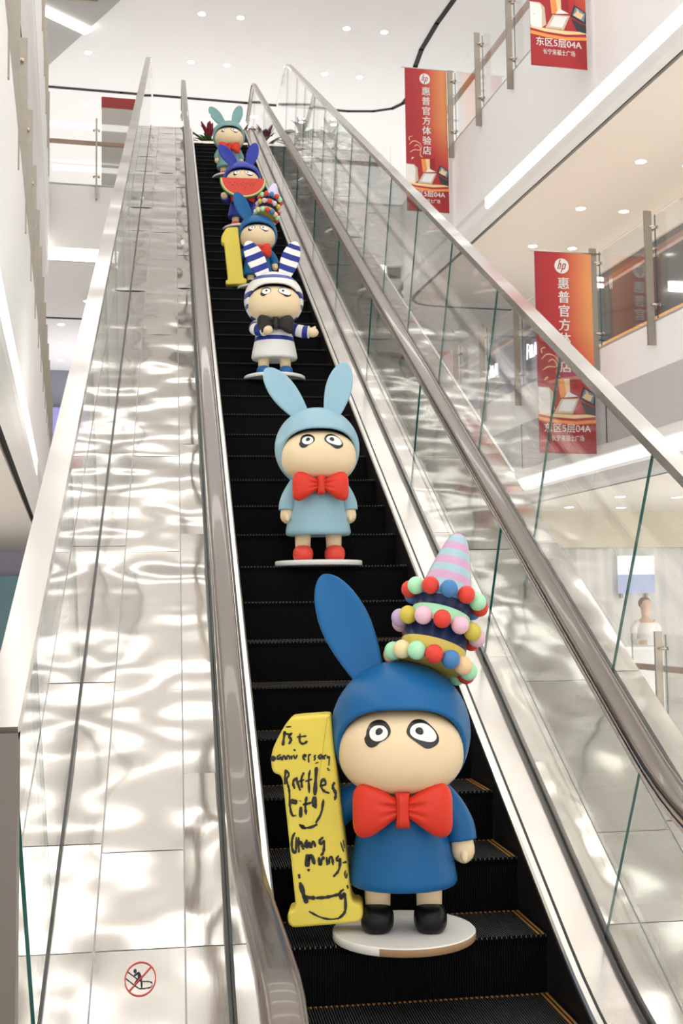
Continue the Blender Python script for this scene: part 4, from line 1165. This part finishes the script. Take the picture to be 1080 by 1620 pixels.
# colourful shop panels in the far left gap
for i, (c, z0, z1, col, lab) in enumerate([(-1.62, 4.75, 5.55, (.75, .12, .20), 'pink red display panel in the far left shop, middle of the stack'), (-1.62, 5.75, 6.5, (.36, .34, .72), 'violet display panel in the far left shop, topmost of the stack'), (-1.62, 4.52, 4.74, (.22, .48, .58), 'teal display panel in the far left shop, lowest of the stack')]):
    mb = MB(); mb.box((0, 0, 0), (1.2, .06, z1-z0)); t = thing('display_panel', lab, 'display', Bw(c-.2, 27.7-.02*i, z0), ROTB); mb.build('panel', pmat('display_col%d' % i, col, .4), t)
    mb = MB(); mb.box((-.02, -.01, -.02), (0, .07, z1-z0+.02)); mb.box((1.2, -.01, -.02), (1.22, .07, z1-z0+.02)); mb.build('frame', RIMM, t)
t = thing('display_panel', 'pale teal display panel on the ground floor at the far left edge', 'display', Bw(-3.2, 25.6, 0), ROTB)
mb = MB(); mb.box((0, 0, .3), (2.2, .06, 2.0)); mb.build('panel', pmat('display_teal', (.30, .55, .62), .4), t)
mb = MB(); mb.box((-.03, -.01, FL1), (0, .07, 2.1)); mb.box((2.2, -.01, FL1), (2.23, .07, 2.1)); mb.build('frame', RIMM, t)
# wall screen, counter and clerk in the ground floor shop
t = thing('wall_screen', 'bright white and pale blue screen on the shop curtain wall', 'screen', Bw(7.95, 14.45, 1.32), ROTB)
mb = MB(); mb.box((0, 0, 0), (.66, .05, .32), 0); mb.box((.0, 0, .32), (.66, .05, .64), 1)
mb.build('display', [emat('screen_blue', (.66, .74, 1), .9), emat('screen_white', (1, 1, 1), 1.4)], t)
mb = MB(); mb.box((.05, .05, -.08), (.09, .12, .64)); mb.box((.52, .05, -.08), (.56, .12, .64)); mb.build('bracket', M['post'], t)
t = thing('shop_counter', 'white shop counter on the ground floor at the right, before the clerk', 'counter', Bw(6.12, 11.3, FL1), ROTB)
mb = MB(); mb.box((0, 0, .08), (.92, .6, 1.0)); mb.build('body', pmat('counter_white', (.80, .79, .78), .4), t)
mb = MB(); mb.box((-.03, -.03, 1.0), (.95, .63, 1.04)); mb.build('worktop', RIMM, t)
mb = MB(); mb.box((.04, .04, 0), (.88, .56, .08)); mb.build('plinth', M['grey'], t)
t = thing('person', 'person with brown hair in white clothes standing behind the white counter', 'person', Bw(7.27, 12.25, FL1), ROTB)
mb = MB()
mb.tube([(0, 0, .85), (0, 0, 1.05), (0, 0, 1.25), (0, 0, 1.38), (0, 0, 1.43), (0, 0, 1.47), (0, -.01, 1.52), (0, -.02, 1.56), (0, -.02, 1.62), (0, -.015, 1.68), (0, -.01, 1.715), (0, -.01, 1.725)], [.13, .12, .145, .12, .06, .05, .06, .074, .084, .075, .045, .01], 20, 0, 1.0)
for sx in (-1, 1): mb.tube([(sx*.12, 0, 1.36), (sx*.185, 0, 1.28), (sx*.20, -.02, 1.10), (sx*.16, -.16, 1.07), (sx*.10, -.22, 1.08)], [.05, .05, .042, .034, .03], 12)
for sx in (-1, 1): mb.tube([(sx*.075, 0, .9), (sx*.08, -.01, .48), (sx*.08, .01, .06), (sx*.08, -.08, .03)], [.085, .06, .045, .035], 12)
mb.build('body', pmat('person_skin', (.62, .42, .33), .5), t)
mb = MB(); mb.tube([(0, 0, .80), (0, 0, 1.0), (0, 0, 1.2), (0, 0, 1.34), (0, 0, 1.41)], [.155, .145, .162, .145, .07], 20)
for sx in (-1, 1): mb.tube([(sx*.11, 0, 1.37), (sx*.19, 0, 1.28), (sx*.205, -.02, 1.10), (sx*.165, -.14, 1.075)], [.058, .06, .052, .045], 12)
mb.build('shirt', pmat('shirt_white', (.80, .79, .79), .7), t)
mb = MB(); mb.ball((0, .012, 1.655), (.094, .10, .092), 20, 12); mb.build('hair', pmat('hair_brown', (.17, .09, .06), .6), t)
mb = MB()
for sx in (-1, 1): mb.tube([(sx*.075, 0, .93), (sx*.08, -.01, .48), (sx*.08, .01, .08)], [.095, .072, .06], 12)
mb.build('trousers', pmat('trousers_grey', (.35, .35, .37), .7), t)
